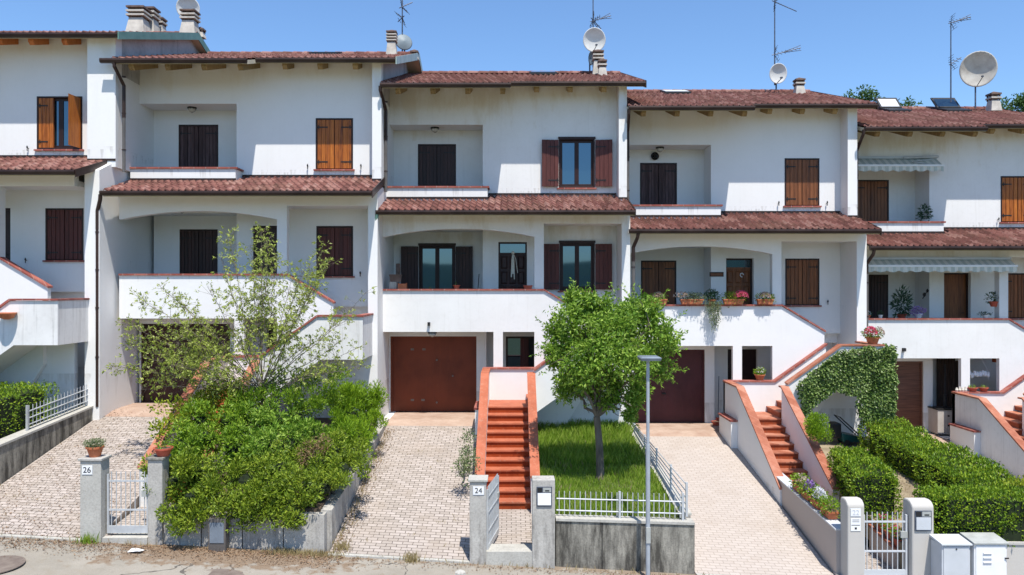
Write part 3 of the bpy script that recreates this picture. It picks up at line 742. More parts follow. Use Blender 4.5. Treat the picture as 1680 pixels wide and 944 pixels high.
    shutters(T, root, i, 5.12, 6.18, 3.78, 5.23, 0.0, cfg.get('low_right_style', 'closed'), cfg['low_right'])
    panel_door(T, root, 3.28, 4.14, 2.95, 5.24, cfg.get('door_p', -0.05), cfg['door'], cfg['door_style'])
    # ---- garage
    d = MB(T).use(cfg['garage']); d.box(.03, 2.62, -.16, -.10, .125, 2.40)
    GD = d.obj('garage_door', cfg['garage'], root)
    fr = MB(T); fr.box(.03, .09, -.10, -.05, .125, 2.40); fr.box(2.56, 2.62, -.10, -.05, .125, 2.40); fr.box(.09, 2.56, -.10, -.05, 2.34, 2.40)
    fr.obj('frame', cfg['garage'], GD)
    hd = MB(T)
    if i == 3:
        for hx, hz in ((1.42, 1.68), (1.90, 1.2), (1.42, .40)): hd.lathe((hx, -.10, hz), [(.028, 0), (.028, .06)], 10, tilt=Matrix.Rotation(math.radians(-90), 3, 'X'))
        for hx, hz in ((.68, 2.0), (1.03, 2.0), (.68, .47), (1.0, .47)): hd.box(hx - .05, hx + .05, -.099, -.09, hz - .03, hz + .03)
    else: hd.box(1.30, 1.42, -.10, -.05, 1.0, 1.04)
    hd.obj('handle', 'iron_black' if i != 3 else 'rust_metal', GD)
    # basement entry door
    if i == 3:
        d = MB(T).use('frame_dark'); d.box(3.50, 3.56, -.72, -.60, .12, 2.36); d.box(3.56, 4.45, -.72, -.60, 2.30, 2.36)
        B = d.obj('basement_door', 'frame_dark', root)
        MB(T).box(3.56, 3.95, -.72, -.66, .12, 1.25).obj('door_leaf', 'frame_dark', B)
        MB(T).box(3.56, 3.95, -.70, -.69, 1.25, 2.30).obj('pane', 'window_glass', B)
        MB(T).box(3.95, 4.20, -.74, -.62, .12, 2.30).obj('curtain', 'wood_red', B, label='dark red open door leaf')
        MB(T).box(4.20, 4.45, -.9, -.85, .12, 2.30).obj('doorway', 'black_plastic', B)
    elif i == 5:
        MB(T).box(3.50, 4.45, -.78, -.74, .12, 2.36).obj('basement_door', 'curtain_brown', root)
    else:
        MB(T).box(3.50, 4.45, -.78, -.74, .12, 2.36).obj('basement_door', 'frame_dark', root)
    # downpipes
    d = cfg.get('pipe_up')
    if d:
        xq, zt, pq = d
        q = MB(T).use('metal_brown')
        q.tube([(xq - .02, pL + .06, zu(pL) - .08), (xq - .02, pL + .05, zu(pL) - .20), (xq + .04, pq, zu(pL) - .62), (xq + .04, pq, zu(pL) - 1.5)], .048, 8)
        q.use('pipe_grey'); q.tube([(xq + .04, pq, zu(pL) - 1.5), (xq + .04, pq, 6.62)], .044, 8)
        q.use('metal_brown')
        for zz in (9.2, 8.2, 7.2): q.lathe((xq + .04, pq, zz), [(.056, 0), (.056, .03)], 8)
        q.obj('downpipe', 'pipe_grey', root, smooth=False)
    d = cfg.get('pipe_low')
    if d:
        xq, pq, top, zb, mt = d
        q = MB(T).use(mt)
        q.tube([(xq + .12, 2.0, zl(1.95) - .08), (xq + .10, 1.98, zl(1.95) - .22), (xq, pq, zl(1.95) - .50), (xq, pq, zl(1.95) - top)], .052, 8)
        q.use('pipe_grey' if i != 2 else 'metal_brown'); q.tube([(xq, pq, zl(1.95) - top), (xq, pq, zb)], .048, 8)
        q.use('metal_brown')
        for zz in (4.9, 3.9, 2.9, 1.6): q.lathe((xq, pq, zz), [(.06, 0), (.06, .03)], 8)
        q.obj('downpipe', 'pipe_grey', root, smooth=False)
    return root, RF

CF = {
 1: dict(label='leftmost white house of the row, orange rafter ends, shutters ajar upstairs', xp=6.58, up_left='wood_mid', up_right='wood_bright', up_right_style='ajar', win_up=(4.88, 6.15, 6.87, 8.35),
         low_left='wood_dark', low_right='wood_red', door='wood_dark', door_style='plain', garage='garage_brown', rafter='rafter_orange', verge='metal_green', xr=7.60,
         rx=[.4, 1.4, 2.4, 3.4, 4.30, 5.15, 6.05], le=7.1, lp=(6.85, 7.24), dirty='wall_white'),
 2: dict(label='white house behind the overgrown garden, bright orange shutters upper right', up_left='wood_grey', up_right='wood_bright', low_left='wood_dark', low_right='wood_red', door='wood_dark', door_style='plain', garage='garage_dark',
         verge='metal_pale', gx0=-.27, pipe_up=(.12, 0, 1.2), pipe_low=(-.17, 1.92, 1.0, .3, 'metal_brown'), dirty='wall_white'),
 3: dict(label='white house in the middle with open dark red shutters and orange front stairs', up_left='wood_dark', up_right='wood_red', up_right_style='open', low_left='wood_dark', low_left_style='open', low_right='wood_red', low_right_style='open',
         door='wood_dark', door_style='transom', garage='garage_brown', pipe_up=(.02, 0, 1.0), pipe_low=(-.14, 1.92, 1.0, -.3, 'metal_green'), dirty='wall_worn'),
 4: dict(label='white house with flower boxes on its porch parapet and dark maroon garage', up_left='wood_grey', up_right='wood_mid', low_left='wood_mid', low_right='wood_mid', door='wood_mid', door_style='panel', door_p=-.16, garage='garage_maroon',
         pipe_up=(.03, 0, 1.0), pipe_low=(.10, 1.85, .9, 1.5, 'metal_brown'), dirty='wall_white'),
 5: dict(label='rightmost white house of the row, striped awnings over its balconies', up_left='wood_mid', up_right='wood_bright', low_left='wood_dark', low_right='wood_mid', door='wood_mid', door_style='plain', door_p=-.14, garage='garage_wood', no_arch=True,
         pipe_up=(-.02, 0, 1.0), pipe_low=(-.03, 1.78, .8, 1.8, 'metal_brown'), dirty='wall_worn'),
}
HR = {}
for i in CF: HR[i] = house(i, CF[i])

# ---------------------------------------------------------------- staircases
def stairs(i, label, tread, stringer, copn, salmon, group=None):
    T = TR(i)
    root = thing('outdoor_staircase', label, 'staircase', (X0[i] + 3.6, DD[i] - 4, ZG[i] - 1.2), 'front staircases of the terraced houses')
    rise, run, n = .168, .31, 11
    zt = .68
    # steps of the long straight flight
    for k in range(n):
        zz = zt - rise * k
        pa = 1.14 if k == 0 else 2.5 + run * (k - 1); pb = 2.5 if k == 0 else 2.5 + run * k
        m = MB(T).use(tread)
        m.box(3.05, 4.12, pa - (.02 if k else 0), pb, -1.6, zz - .035)
        m.use(salmon); m.box(3.05, 4.12, pa + (.0 if k == 0 else -.0), pb + .03, zz - .0349, zz)
        m.obj('step', tread, root)
    # second flight, to the right
    for k in range(6):
        zz = zt + rise * (k + 1); xa = 4.12 + .29 * k
        m = MB(T).use(tread); m.box(xa, xa + .29, 1.30, 2.33, max(zz - .30, .56 + (xa + .29 - 4.30) * .72), zz - .035); m.use(salmon); m.box(xa - .03, xa + .29, 1.30, 2.33, zz - .0349, zz); m.obj('step', tread, root)
    for k in range(6):
        zz = 1.85 + rise * (k + 1) - .01; xa = 5.87 - .21 * k
        m = MB(T).use(tread); m.box(xa - .21, xa, 0.0, .99, zz - .3, zz - .035); m.use(salmon); m.box(xa - .21, xa + .03, 0.0, .99, zz - .0349, zz); m.obj('step', tread, root)
    # landing body
    b = MB(T).use('wall_white')
    b.box(5.87, 6.79, 0, 2.33, 1.63, 1.845)
    b.prism_y([(4.30, .47), (4.30, .66), (5.87, 1.80), (5.87, 1.60)], 1.3, 2.33)
    b.prism_y([(2.88, -1.5), (2.88, 1.55), (4.35, 1.55), (5.85, 2.62), (5.85, 1.0), (4.33, -1.5)], 1.141, 1.30)
    b.obj('landing', 'wall_white', root)
    # outer wall of the upper flight
    b = MB(T).use(stringer)
    b.prism_y([(4.29, .48), (4.29, 1.62), (5.78, 2.69), (6.95, 2.69), (6.95, 1.60), (5.87, 1.60)], 2.33, 2.50)
    b.box(6.80, 6.95, 1.14, 2.33, 1.60, 2.69)
    b.obj('flight_wall', stringer, root)
    # stringer walls
    for xa, xb, p0 in ((2.88, 3.05, 1.14), (4.12, 4.29, 2.5)):
        b = MB(T).use(stringer)
        b.prism_x([(p0, -1.7), (p0, 1.54), (2.5, 1.54), (5.9, -.37), (5.9, -1.7)], xa, xb)
        b.obj('stringer_wall', stringer, root)
        c = MB(T).use(copn)
        zz = .04
        c.prism_x([(p0 if p0 < 2 else 2.33, 1.541), (2.5, 1.541), (5.93, -.386), (5.93, -.336), (2.51, 1.585), (p0 if p0 < 2 else 2.33, 1.585)], xa - .025, xb + .025)
        c.obj('stringer_coping', copn, root)
    c = MB(T).use('coping_red' if i in (1, 2, 3) else 'coping_salmon')
    c.prism_y([(4.29, 1.63), (5.79, 2.70), (6.98, 2.70), (6.98, 2.745), (5.77, 2.745), (4.27, 1.675)], 2.29, 2.54)
    c.box(6.77, 6.98, 1.14, 2.29, 2.70, 2.744)
    c.obj('flight_coping', 'coping_salmon', root)
    c = MB(T).use('coping_red')
    c.prism_y([(2.86, 1.551), (4.36, 1.551), (5.88, 2.64), (5.88, 2.69), (4.34, 1.598), (2.86, 1.598)], 1.142, 1.34)
    c.obj('inner_coping', 'coping_red', root)
    if i in (3, 4, 5):
        b = MB(T).use('wall_white'); b.box(2.70, 2.879, 1.35, 2.55, -1.3, .60)
        if i == 5: b.box(2.70, 2.879, 3.3, 6.0, -1.7, -.42)
        b.obj('side_ledge', 'wall_white', root)
        c = MB(T).use('coping_red'); c.box(2.67, 2.878, 1.32, 2.58, .601, .65)
        if i == 5: c.box(2.67, 2.878, 3.27, 6.03, -.419, -.37)
        c.obj('ledge_coping', 'coping_red', root)
    return root
stairs(1, 'white landing and upper flight of the leftmost house, half out of frame', 'step_tile', 'wall_streaked', 'coping_salmon', 'step_tile')
stairs(2, 'weathered stairs with terracotta coping, half buried by shrubs', 'step_tile', 'wall_streaked', 'coping_salmon', 'step_tile')
stairs(3, 'bright orange painted stairs behind the open gate number 24', 'paint_step', 'wall_white', 'paint_orange', 'paint_orange')
stairs(4, 'brick red stairs with white side walls rising beside the ivy', 'step_tile', 'wall_white', 'coping_salmon', 'coping_salmon')
stairs(5, 'rightmost stairs with stained white side wall and salmon coping', 'step_tile', 'wall_streaked', 'coping_salmon', 'coping_salmon')

# ---------------------------------------------------------------- chimneys (children of the roofs)
def chim_px(i, u, v0, v1, Y, wpx, caps=3, name='chimney'):
    x = (u - 840) * Y / F; chimney(HR[i][1], x, Y, (472 - v1) * Y / F - .1, (472 - v0) * Y / F, wpx * Y / F, caps, name=name)
chim_px(1, 228, 13, 55, 25.6, 26, 3); chim_px(1, 246, 14, 56, 26.2, 22, 3); chim_px(1, 262, 30, 56, 26.8, 16, 2)
chim_px(1, 312, 18, 57, 25.6, 22, 3); chim_px(1, 329, 47, 58, 26.0, 12, 1)
chim_px(2, 643, 52, 92, 25.4, 15, 4); chim_px(2, 680, 84, 94, 26.0, 12, 1)
chim_px(3, 981, 84, 120, 26.6, 16, 3); chim_px(3, 988, 99, 124, 26.1, 13, 2)
chim_px(4, 1311, 130, 153, 27.2, 14, 2)
chim_px(5, 1630, 153, 179, 27.8, 15, 2)

def skylight(i, x, p, w, h, opened, glass='window_glass'):
    T = TR(i)
    m = MB(T); z = zu(p); q = p - h
    m.use('iron_black')
    m.prism_x([(p, zu(p) + .05), (p, zu(p) + .13), (q, zu(q) + .13), (q, zu(q) + .05)], x, x + w)
    W = m.obj('skylight', 'iron_black', HR[i][1])
    if not opened:
        MB(T).prism_x([(p - .06, zu(p - .06) + .131), (p - .06, zu(p - .06) + .14), (q + .06, zu(q + .06) + .14), (q + .06, zu(q + .06) + .131)], x + .06, x + w - .06).obj('pane', glass, W)
    else:
        # sash hinged at the middle, swung near upright
        a = MB(T).use('iron_black'); pc = q + .02; zc = zu(pc) + .15; L = .52
        def pt(s, t): return (x + s, pc - .22 + t * .42, zc - .06 + (1 - t) * 0.46)
        sk = -.0
        def bar(s0, s1, t0, t1):
            A = [pt(s0, t0), pt(s1, t0), pt(s1, t1), pt(s0, t1)]
            a.add(A + [(v[0], v[1] - .03, v[2] - .03) for v in A], [(0, 1, 2, 3), (7, 6, 5, 4), (0, 1, 5, 4), (1, 2, 6, 5), (2, 3, 7, 6), (3, 0, 4, 7)])
        bar(0, .07, 0, 1); bar(w - .07, w, 0, 1); bar(.07, w - .07, 0, .14); bar(.07, w - .07, .9, 1)
        S_ = a.obj('sash', 'iron_black', W)
        g = MB(T); A = [pt(.07, .14), pt(w - .07, .14), pt(w - .07, .9), pt(.07, .9)]
        g.add(A + [(v[0], v[1] - .012, v[2] - .012) for v in A], [(0, 1, 2, 3), (7, 6, 5, 4), (0, 1, 5, 4), (1, 2, 6, 5), (2, 3, 7, 6), (3, 0, 4, 7)])
        g.obj('pane', glass, W)
skylight(2, 4.0, -3.4, .95, .7, False); skylight(3, 4.3, -3.3, .95, .75, False); skylight(4, 2.0, -3.2, .95, .85, False, 'paint_grey')
skylight(5, 3.02, -3.0, .80, .9, True, 'paint_grey'); skylight(5, 5.10, -3.0, .90, .9, True)

# ---------------------------------------------------------------- dishes and antennas
def dish(u, v, Y, rpx, yaw, pitch, zbase, label, mat='dish_white', arm=True, cat='satellite dish'):
    x, y, z = PX(u, v, Y); r = rpx * Y / F
    root = thing('satellite_dish', label, cat, (x, y + .1, zbase), 'satellite dishes on the roofs')
    M = Matrix.Rotation(math.radians(yaw), 3, 'Z') @ Matrix.Rotation(math.radians(90 + pitch), 3, 'X')   # local +z -> facing direction
    prof = [(r * t, r * .22 * t * t) for t in (0.02, .25, .5, .75, .92, 1.0)] + [(r * 1.02, r * .20), (r * .9, r * .15), (r * .5, r * .02), (.02, -.03)]
    MB().use(mat).lathe((x, y, z), prof, 28, tilt=M).obj('reflector', mat, root, smooth=True)
    fw = M @ Vector((0, 0, 1)); dn = M @ Vector((0, 1 if yaw > -90 and yaw < 90 else -1, 0))
    if dn.z > 0: dn = -dn
    c = Vector((x, y, z))
    if arm:
        f0 = c + dn * r * .95 + fw * r * .2; f1 = c + fw * r * 1.0 + dn * r * .45
        MB().tube([tuple(f0), tuple(f1)], .014, 6).tube([tuple(f1), tuple(f1 - fw * .10)], .034, 8).obj('feed_arm', 'steel_dark', root)
    MB().tube([(x, y + .1, zbase), (x, y + .1, z + .05), (x, y + .02, z)], .028, 8).obj('mast', 'steel_dark', root)
    return root
def antenna(u, vtop, vbot, Y, yagis, label):
    x, y, _ = PX(u, 0, Y); zt = (472 - vtop) * Y / F; zb = (472 - vbot) * Y / F
    root = thing('roof_antenna', label, 'antenna', (x, y, zb), 'television antennas on the roofs')
    MB().tube([(x, y, zb), (x, y, zt)], .026, 6, .018).obj('mast', 'steel_dark', root)
    for (vv, du, dv, n, el, fan) in yagis:
        z = (472 - vv) * Y / F; L = du * Y / F; dz = -dv * Y / F
        m = MB(); ax = Vector((L, 0.15, dz)); c = Vector((x, y - .03, z))
        d = ax.normalized(); perp = d.cross(Vector((0, 1, .25))).normalized()
        m.tube([tuple(c - d * .12), tuple(c + ax)], .016, 5)
        if fan:
            m.tube([tuple(c + d * .25), tuple(c + ax + perp * .09)], .010, 4); m.tube([tuple(c + d * .25), tuple(c + ax - perp * .09)], .010, 4)
        for k in range(n):
            q = c + ax * ((k + .3) / n); e = el * (1 - .45 * k / n)
            side = Vector((perp.x * .5, .8, perp.z * .5)).normalized()
            m.tube([tuple(q - side * e), tuple(q + side * e)], .010, 4)
        for s_ in (-1, 1):   # corner reflector
            m.tube([tuple(c - d * .02), tuple(c + perp * s_ * .24 - d * .02 + d * .10)], .012, 4)
            for k in (1, 2, 3):
                q = c + (perp * s_ * .08 + d * .033) * k; m.tube([tuple(q - Vector((0.03, .22, 0))), tuple(q + Vector((0.03, .22, 0)))], .008, 4)
        m.obj('aerial', 'steel_dark', root)
    return root
dish(309, 14, 26.9, 18, 14, 14, 8.7, 'white dish partly behind a chimney on the leftmost roof')
dish(663, 68, 26.4, 14, 200, 12, 8.0, 'translucent grey dish seen from behind beside the slim chimney', 'dish_grey')
dish(974, 66, 26.8, 19, 12, 14, 7.6, 'large white dish standing above the double chimney of the middle house')
dish(968, 96, 27.2, 11, 60, 8, 7.6, 'small grey dish mounted low beside the double chimney', 'dish_grey')
dish(1275, 121, 27.3, 16, 14, 12, 7.1, 'white dish at the foot of the tall mast on the fourth roof')
dish(1603, 114, 27.9, 28, -12, 12, 6.6, 'largest stained white dish on the rightmost roof', 'dish_old')
antenna(660, -40, 86, 26.5, [(12, 16, -10, 4, .18, False), (30, -8, 4, 2, .16, False)], 'thin aerial mast rising by the slim chimney of the second house')
antenna(973, -40, 110, 26.9, [(35, 30, -11, 6, .2, True), (34, 14, 12, 2, .2, False)], 'aerial mast rising behind the large white dish in the middle')
antenna(1271, -30, 140, 27.4, [(4, 38, 13, 7, .18, False), (90, 45, -13, 7, .2, True)], 'tall aerial mast with two yagis on the fourth roof')
antenna(1560, 38, 168, 27.7, [(38, 36, -12, 6, .2, True), (105, 20, -12, 3, .18, False)], 'aerial mast with fanned yagi left of the largest dish')

# ---------------------------------------------------------------- ground
def drive_z(i):
    ya = DD[i] - .25; za = ZG[i] + .12
    def f(x, y):
        zf = zs_street(x) + .02; t = min(1, max(0, (ya - .9 - y) / (ya - .9 - YF))); 
        return za * (1 - t) + zf * t
    return f
def sheet(pts_fn, x0, x1, y0, y1, nx, ny, zf, skirt=.5, mb=None):
    m = mb or MB(); vs = []
    for j in range(ny + 1):
        for i_ in range(nx + 1):
            x = x0 + (x1 - x0) * i_ / nx; y = y0 + (y1 - y0) * j / ny; vs.append((x, y, zf(x, y)))
    k = nx + 1
    fs = [(j * k + i_, j * k + i_ + 1, (j + 1) * k + i_ + 1, (j + 1) * k + i_) for j in range(ny) for i_ in range(nx)]
    if skirt:
        rim = [i_ for i_ in range(k)] + [j * k + nx for j in range(1, ny + 1)] + [ny * k + i_ for i_ in range(nx - 1, -1, -1)] + [j * k for j in range(ny - 1, 0, -1)]
        b = len(vs); vs += [(vs[q][0], vs[q][1], vs[q][2] - skirt) for q in rim]; n = len(rim)
        fs += [(rim[a], rim[(a + 1) % n], b + (a + 1) % n, b + a) for a in range(n)]
    m.add(vs, fs); return m
def terr(x, y):
    xx = max(-60, min(60, x)); s_ = -5.30 - .0566 * xx * (1 if abs(x) < 60 else 1)
    if y < YF - 9: return s_ - .25 - min(25, (YF - 9 - y) * .06)
    if y < YF: return s_ - .12
    return s_ - .12 + min((y - YF) * .16, 1.25) - .35
m = MB()
def grid(xs, ys, zf):
    vs = [(x, y, zf(x, y)) for y in ys for x in xs]; k = len(xs)
    return vs, [(j * k + i_, j * k + i_ + 1, (j + 1) * k + i_ + 1, (j + 1) * k + i_) for j in range(len(ys) - 1) for i_ in range(k - 1)]
m.add(*grid([-2500, -1000, -300, -60, -30, -18, -8, 0, 8, 18, 30, 60, 300, 1000, 2500], [-2500, -1500, -600, -200, -60, -20, 0, YF - 9.01, YF - 9, YF - .01, YF + .2, YF + 2, YF + 4, YF + 8, 40, 80, 300, 1000, 2500], terr))
struct('terrain', m, 'terrain')
m = MB(); m.add(*grid([-60, -30, -15, 0, 15, 30, 60], [YF - 8.5, YF - 4, YF + .12], lambda x, y: zs_street(x)))
struct('street', m, 'asphalt')
rough_mat('kerb_dirt', (0.20, 0.15, 0.10), (0.34, 0.27, 0.19), 3, 0.95, 0.5, 30)
dfs = {i: drive_z(i) for i in (1, 2, 3, 4, 5)}
drives = {2: (-11.05, -7.95), 3: (-3.5, -.80), 4: (3.52, 6.26), 5: (11.3, 13.35)}
for i, (a, b) in drives.items():
    struct('driveway', sheet(None, a, b, YF - .02, DD[i] - 1.7, 3, 14, dfs[i]), 'pavers_clean' if i > 3 else 'pavers')
    struct('garage_apron', sheet(None, a, b, DD[i] - 1.7, DD[i] + .1, 2, 4, dfs[i]), 'apron')
# concrete lip along the street at the driveways
for i, (a, b) in drives.items():
    mm = MB(); mm.prism_z([(a, YF - .12), (b, YF - .12), (b, YF - .021), (a, YF - .021)], lambda x, y: zs_street(x) - .1, lambda x, y: zs_street(x) + .035)
    struct('driveway_kerb', mm, 'concrete_cap')
# gardens
def gz(zback, yb, zfront):
    return lambda x, y: zback + (zfront - zback) * min(1, max(0, (yb - y) / (yb - YF)))
g3 = gz(-3.98, 21.8, -4.50)
struct('lawn_soil', sheet(None, .62, 3.34, YF + .2, 21.9, 4, 12, g3), 'lawn_soil')
g2 = gz(-3.55, 21.0, -4.32)
struct('garden_soil', sheet(None, -6.48, -3.72, YF + .2, 21.2, 3, 10, g2), 'soil')
g4 = gz(-4.42, 22.5, -5.05)
struct('garden_ground', sheet(None, 7.65, 10.6, YF + .2, 22.6, 3, 10, g4), 'yard_soil')
g1 = gz(-3.45, 20.2, -3.75)
struct('garden_ground', sheet(None, -18, -11.35, YF + .2, 21.0, 3, 10, g1), 'lawn_soil')
# paths from gates to stairs
for i, (a, b) in {2: (-7.9, -6.5), 3: (-.82, .62), 4: (6.28, 7.65)}.items():
    z2 = ZG[i] - 1.17
    struct('garden_path', sheet(None, a, b, YF + .02, DD[i] - 5.5, 2, 6, lambda x, y, z2=z2, i=i: zs_street(x) + .10 + (z2 - zs_street(x) - .10) * max(0, min(1, (y - YF - .3) / (DD[i] - 5.6 - YF - .3)))), 'pavers')

# ---------------------------------------------------------------- garden walls
def gwall(name, pts, w, zbot, ztop, mat, label, cat='wall', cap=None, capmat='concrete_cap', joints=0):
    """wall as a thick strip along a line pts[(x,y),(x,y)]"""
    (xa, ya), (xb, yb) = pts; d = Vector((xb - xa, yb - ya)); L = d.length; d /= L; nrm = Vector((-d.y, d.x)) * w / 2
    q = [(xa + nrm.x, ya + nrm.y), (xb + nrm.x, yb + nrm.y), (xb - nrm.x, yb - nrm.y), (xa - nrm.x, ya - nrm.y)]
    root = thing(name, label, cat, ((xa + xb) / 2, (ya + yb) / 2, zbot((xa + xb) / 2, (ya + yb) / 2)))
    zc = ztop if cap is None else (lambda x, y: ztop(x, y) - cap)
    MB().prism_z(q, zbot, zc).obj('wall_body', mat, root)
    if joints:
        j = MB()
        for k in range(1, joints):
            cx, cy = xa + (xb - xa) * k / joints, ya + (yb - ya) * k / joints
            j.box(cx - .008, cx + .008, cy - w / 2 - .004, cy - w / 2 + .01, zbot(cx, cy), zc(cx, cy) - .01)
        j.obj('joint', 'iron_black', root)
    if cap is not None:
        n2 = Vector((-d.y, d.x)) * (w / 2 + .025)
        q = [(xa + n2.x, ya + n2.y), (xb + n2.x, yb + n2.y), (xb - n2.x, yb - n2.y), (xa - n2.x, ya - n2.y)]
        MB().prism_z(q, lambda x, y: ztop(x, y) - cap + .001, ztop).obj('capping', capmat, root)
    return root
zb = lambda x, y: zs_street(x) - .3
def lin(ya, za, yb_, zb_): return lambda x, y: za + (zb_ - za) * (y - ya) / (yb_ - ya)
gwall('retaining_wall', [(.84, YF + .12), (3.50, YF + .12)], .24, zb, lambda x, y: -4.42 - .03 * (x - .9), 'concrete_stained', 'black streaked concrete retaining wall below the lawn railing', cap=.05, joints=3)
gwall('side_wall', [(3.38, YF + .25), (3.38, 21.9)], .20, lambda x, y: -6, lin(14.6, -4.42, 22, -3.90), 'concrete_pale', 'low concrete wall between the lawn and the fourth house driveway', cap=.04)
gwall('retaining_wall', [(-6.74, YF + .12), (-3.60, YF + .12)], .22, zb, lambda x, y: -4.36, 'concrete_pale', 'pale concrete front wall under the overgrown shrubs', joints=4)
gwall('side_wall', [(-3.62, YF + .24), (-3.62, 21.7)], .22, lambda x, y: -6, lin(14.6, -4.36, 21.7, -3.72), 'concrete_pale', 'pale concrete side wall under the shrubs along the middle driveway')
gwall('side_wall', [(-11.2, YF + .1), (-11.2, 21.0)], .26, lambda x, y: -6, lin(16.6, -3.38, 20.9, -3.06), 'concrete_stained', 'dark stained concrete wall along the leftmost driveway below the hedge', cap=.05)
gwall('flower_wall', [(6.40, YF + .2), (6.40, 21.0)], .20, lambda x, y: -6.4, lin(14.6, -4.70, 21.1, -4.30), 'flower_wall', 'beige plastered wall carrying flower troughs beside the fourth driveway', cap=.03, capmat='paint_grey')
gwall('retaining_wall', [(8.03, YF + .12), (14.5, YF + .12)], .22, zb, lambda x, y: -4.86 - .01 * (x - 8), 'pillar_plaster', 'smooth beige front wall under the trimmed front hedge', cap=.05, capmat='pillar_plaster')
gwall('planter_wall', [(7.70, YF + .45), (7.70, 16.2)], .20, lambda x, y: -6.4, lin(14.6, -5.22, 17.2, -4.9), 'flower_wall', 'low planter wall with red coping behind the right hand gate', cap=.05, capmat='coping_salmon')
gwall('side_wall', [(10.68, YF + .24), (10.68, 22.6)], .16, lambda x, y: -6.6, lin(14.6, -4.95, 22.6, -4.40), 'pillar_plaster', 'low wall hidden under the long hedge beside the rightmost driveway')

# ---------------------------------------------------------------- fences
def picket(name, label, p0, p1, zt0, zt1, n, rails, mat, r=.009, base=None, rail_r=.014, group=None, posts=(0, 1), extra=.05, flat=False):
    """railing between points; zt = top rail height at each end; base = callable z of foot"""
    (xa, ya), (xb, yb) = p0, p1
    root = thing(name, label, 'railing', ((xa + xb) / 2, (ya + yb) / 2, base((xa + xb) / 2, (ya + yb) / 2)), group)
    def pt(t): return xa + (xb - xa) * t, ya + (yb - ya) * t
    def zt(t): return zt0 + (zt1 - zt0) * t
    for f in rails:
        m = MB(); q = []
        for t in (0, 1):
            x, y = pt(t); z = base(x, y) + (zt(t) - base(x, y)) * f; q.append((x, y, z))
        m.tube(q, rail_r, 6).obj('rail', mat, root)
    for k in range(n):
        t = (k + .5) / n; x, y = pt(t)
        MB().tube([(x, y, base(x, y) + .04), (x, y, zt(t) + extra)], r, 6).obj('bar', mat, root) if n <= 100 else None
    for t in posts:
        x, y = pt(t)
        MB().box(x - .022, x + .022, y - .022, y + .022, base(x, y), zt(t) + extra + .02).obj('post', mat, root)
    return root
fb = lambda x, y: -4.42 - .03 * (x - .9)
picket('garden_railing', 'light grey picket railing on the stained wall in front of the lawn', (.86, YF + .12), (3.30, YF + .12), -4.02, -4.08, 24, (.30, .86), 'galvanised', base=fb, posts=(.5, 1), extra=.09)
# long wedge railing along the driveway: level rails over a sloping wall
root = thing('side_railing', 'long grey railing with level bars along the fourth driveway', 'railing', (3.38, 18, -4.2))
lw = lin(14.6, -4.42, 22, -3.90); ztop = -3.80
for k, f in enumerate((1.0, .78, .56, .34, .14)):
    MB().tube([(3.38, YF + .15, -4.42 + .60 * f), (3.38, 21.6, lw(0, 21.6) + .05 + .10 * f)], .013, 6).obj('rail', 'galvanised', root)
for y in (YF + .15, 16.2, 17.8, 19.4, 21.0):
    t = (y - YF) / 7.0
    MB().box(3.36, 3.40, y - .02, y + .02, lw(0, y) - .02, -4.42 + .60 + (lw(0, 21.6) + .15 - (-3.82)) * t + .05).obj('post', 'galvanised', root)
picket('garden_railing', 'grey picket railing on the stained wall beside the clipped left hedge', (-11.2, 17.6), (-11.2, 20.95), -2.80, -2.54, 24, (.25, .55, .86), 'galvanised', base=lin(16.6, -3.38, 20.9, -3.06), posts=(0, 1), extra=.06)

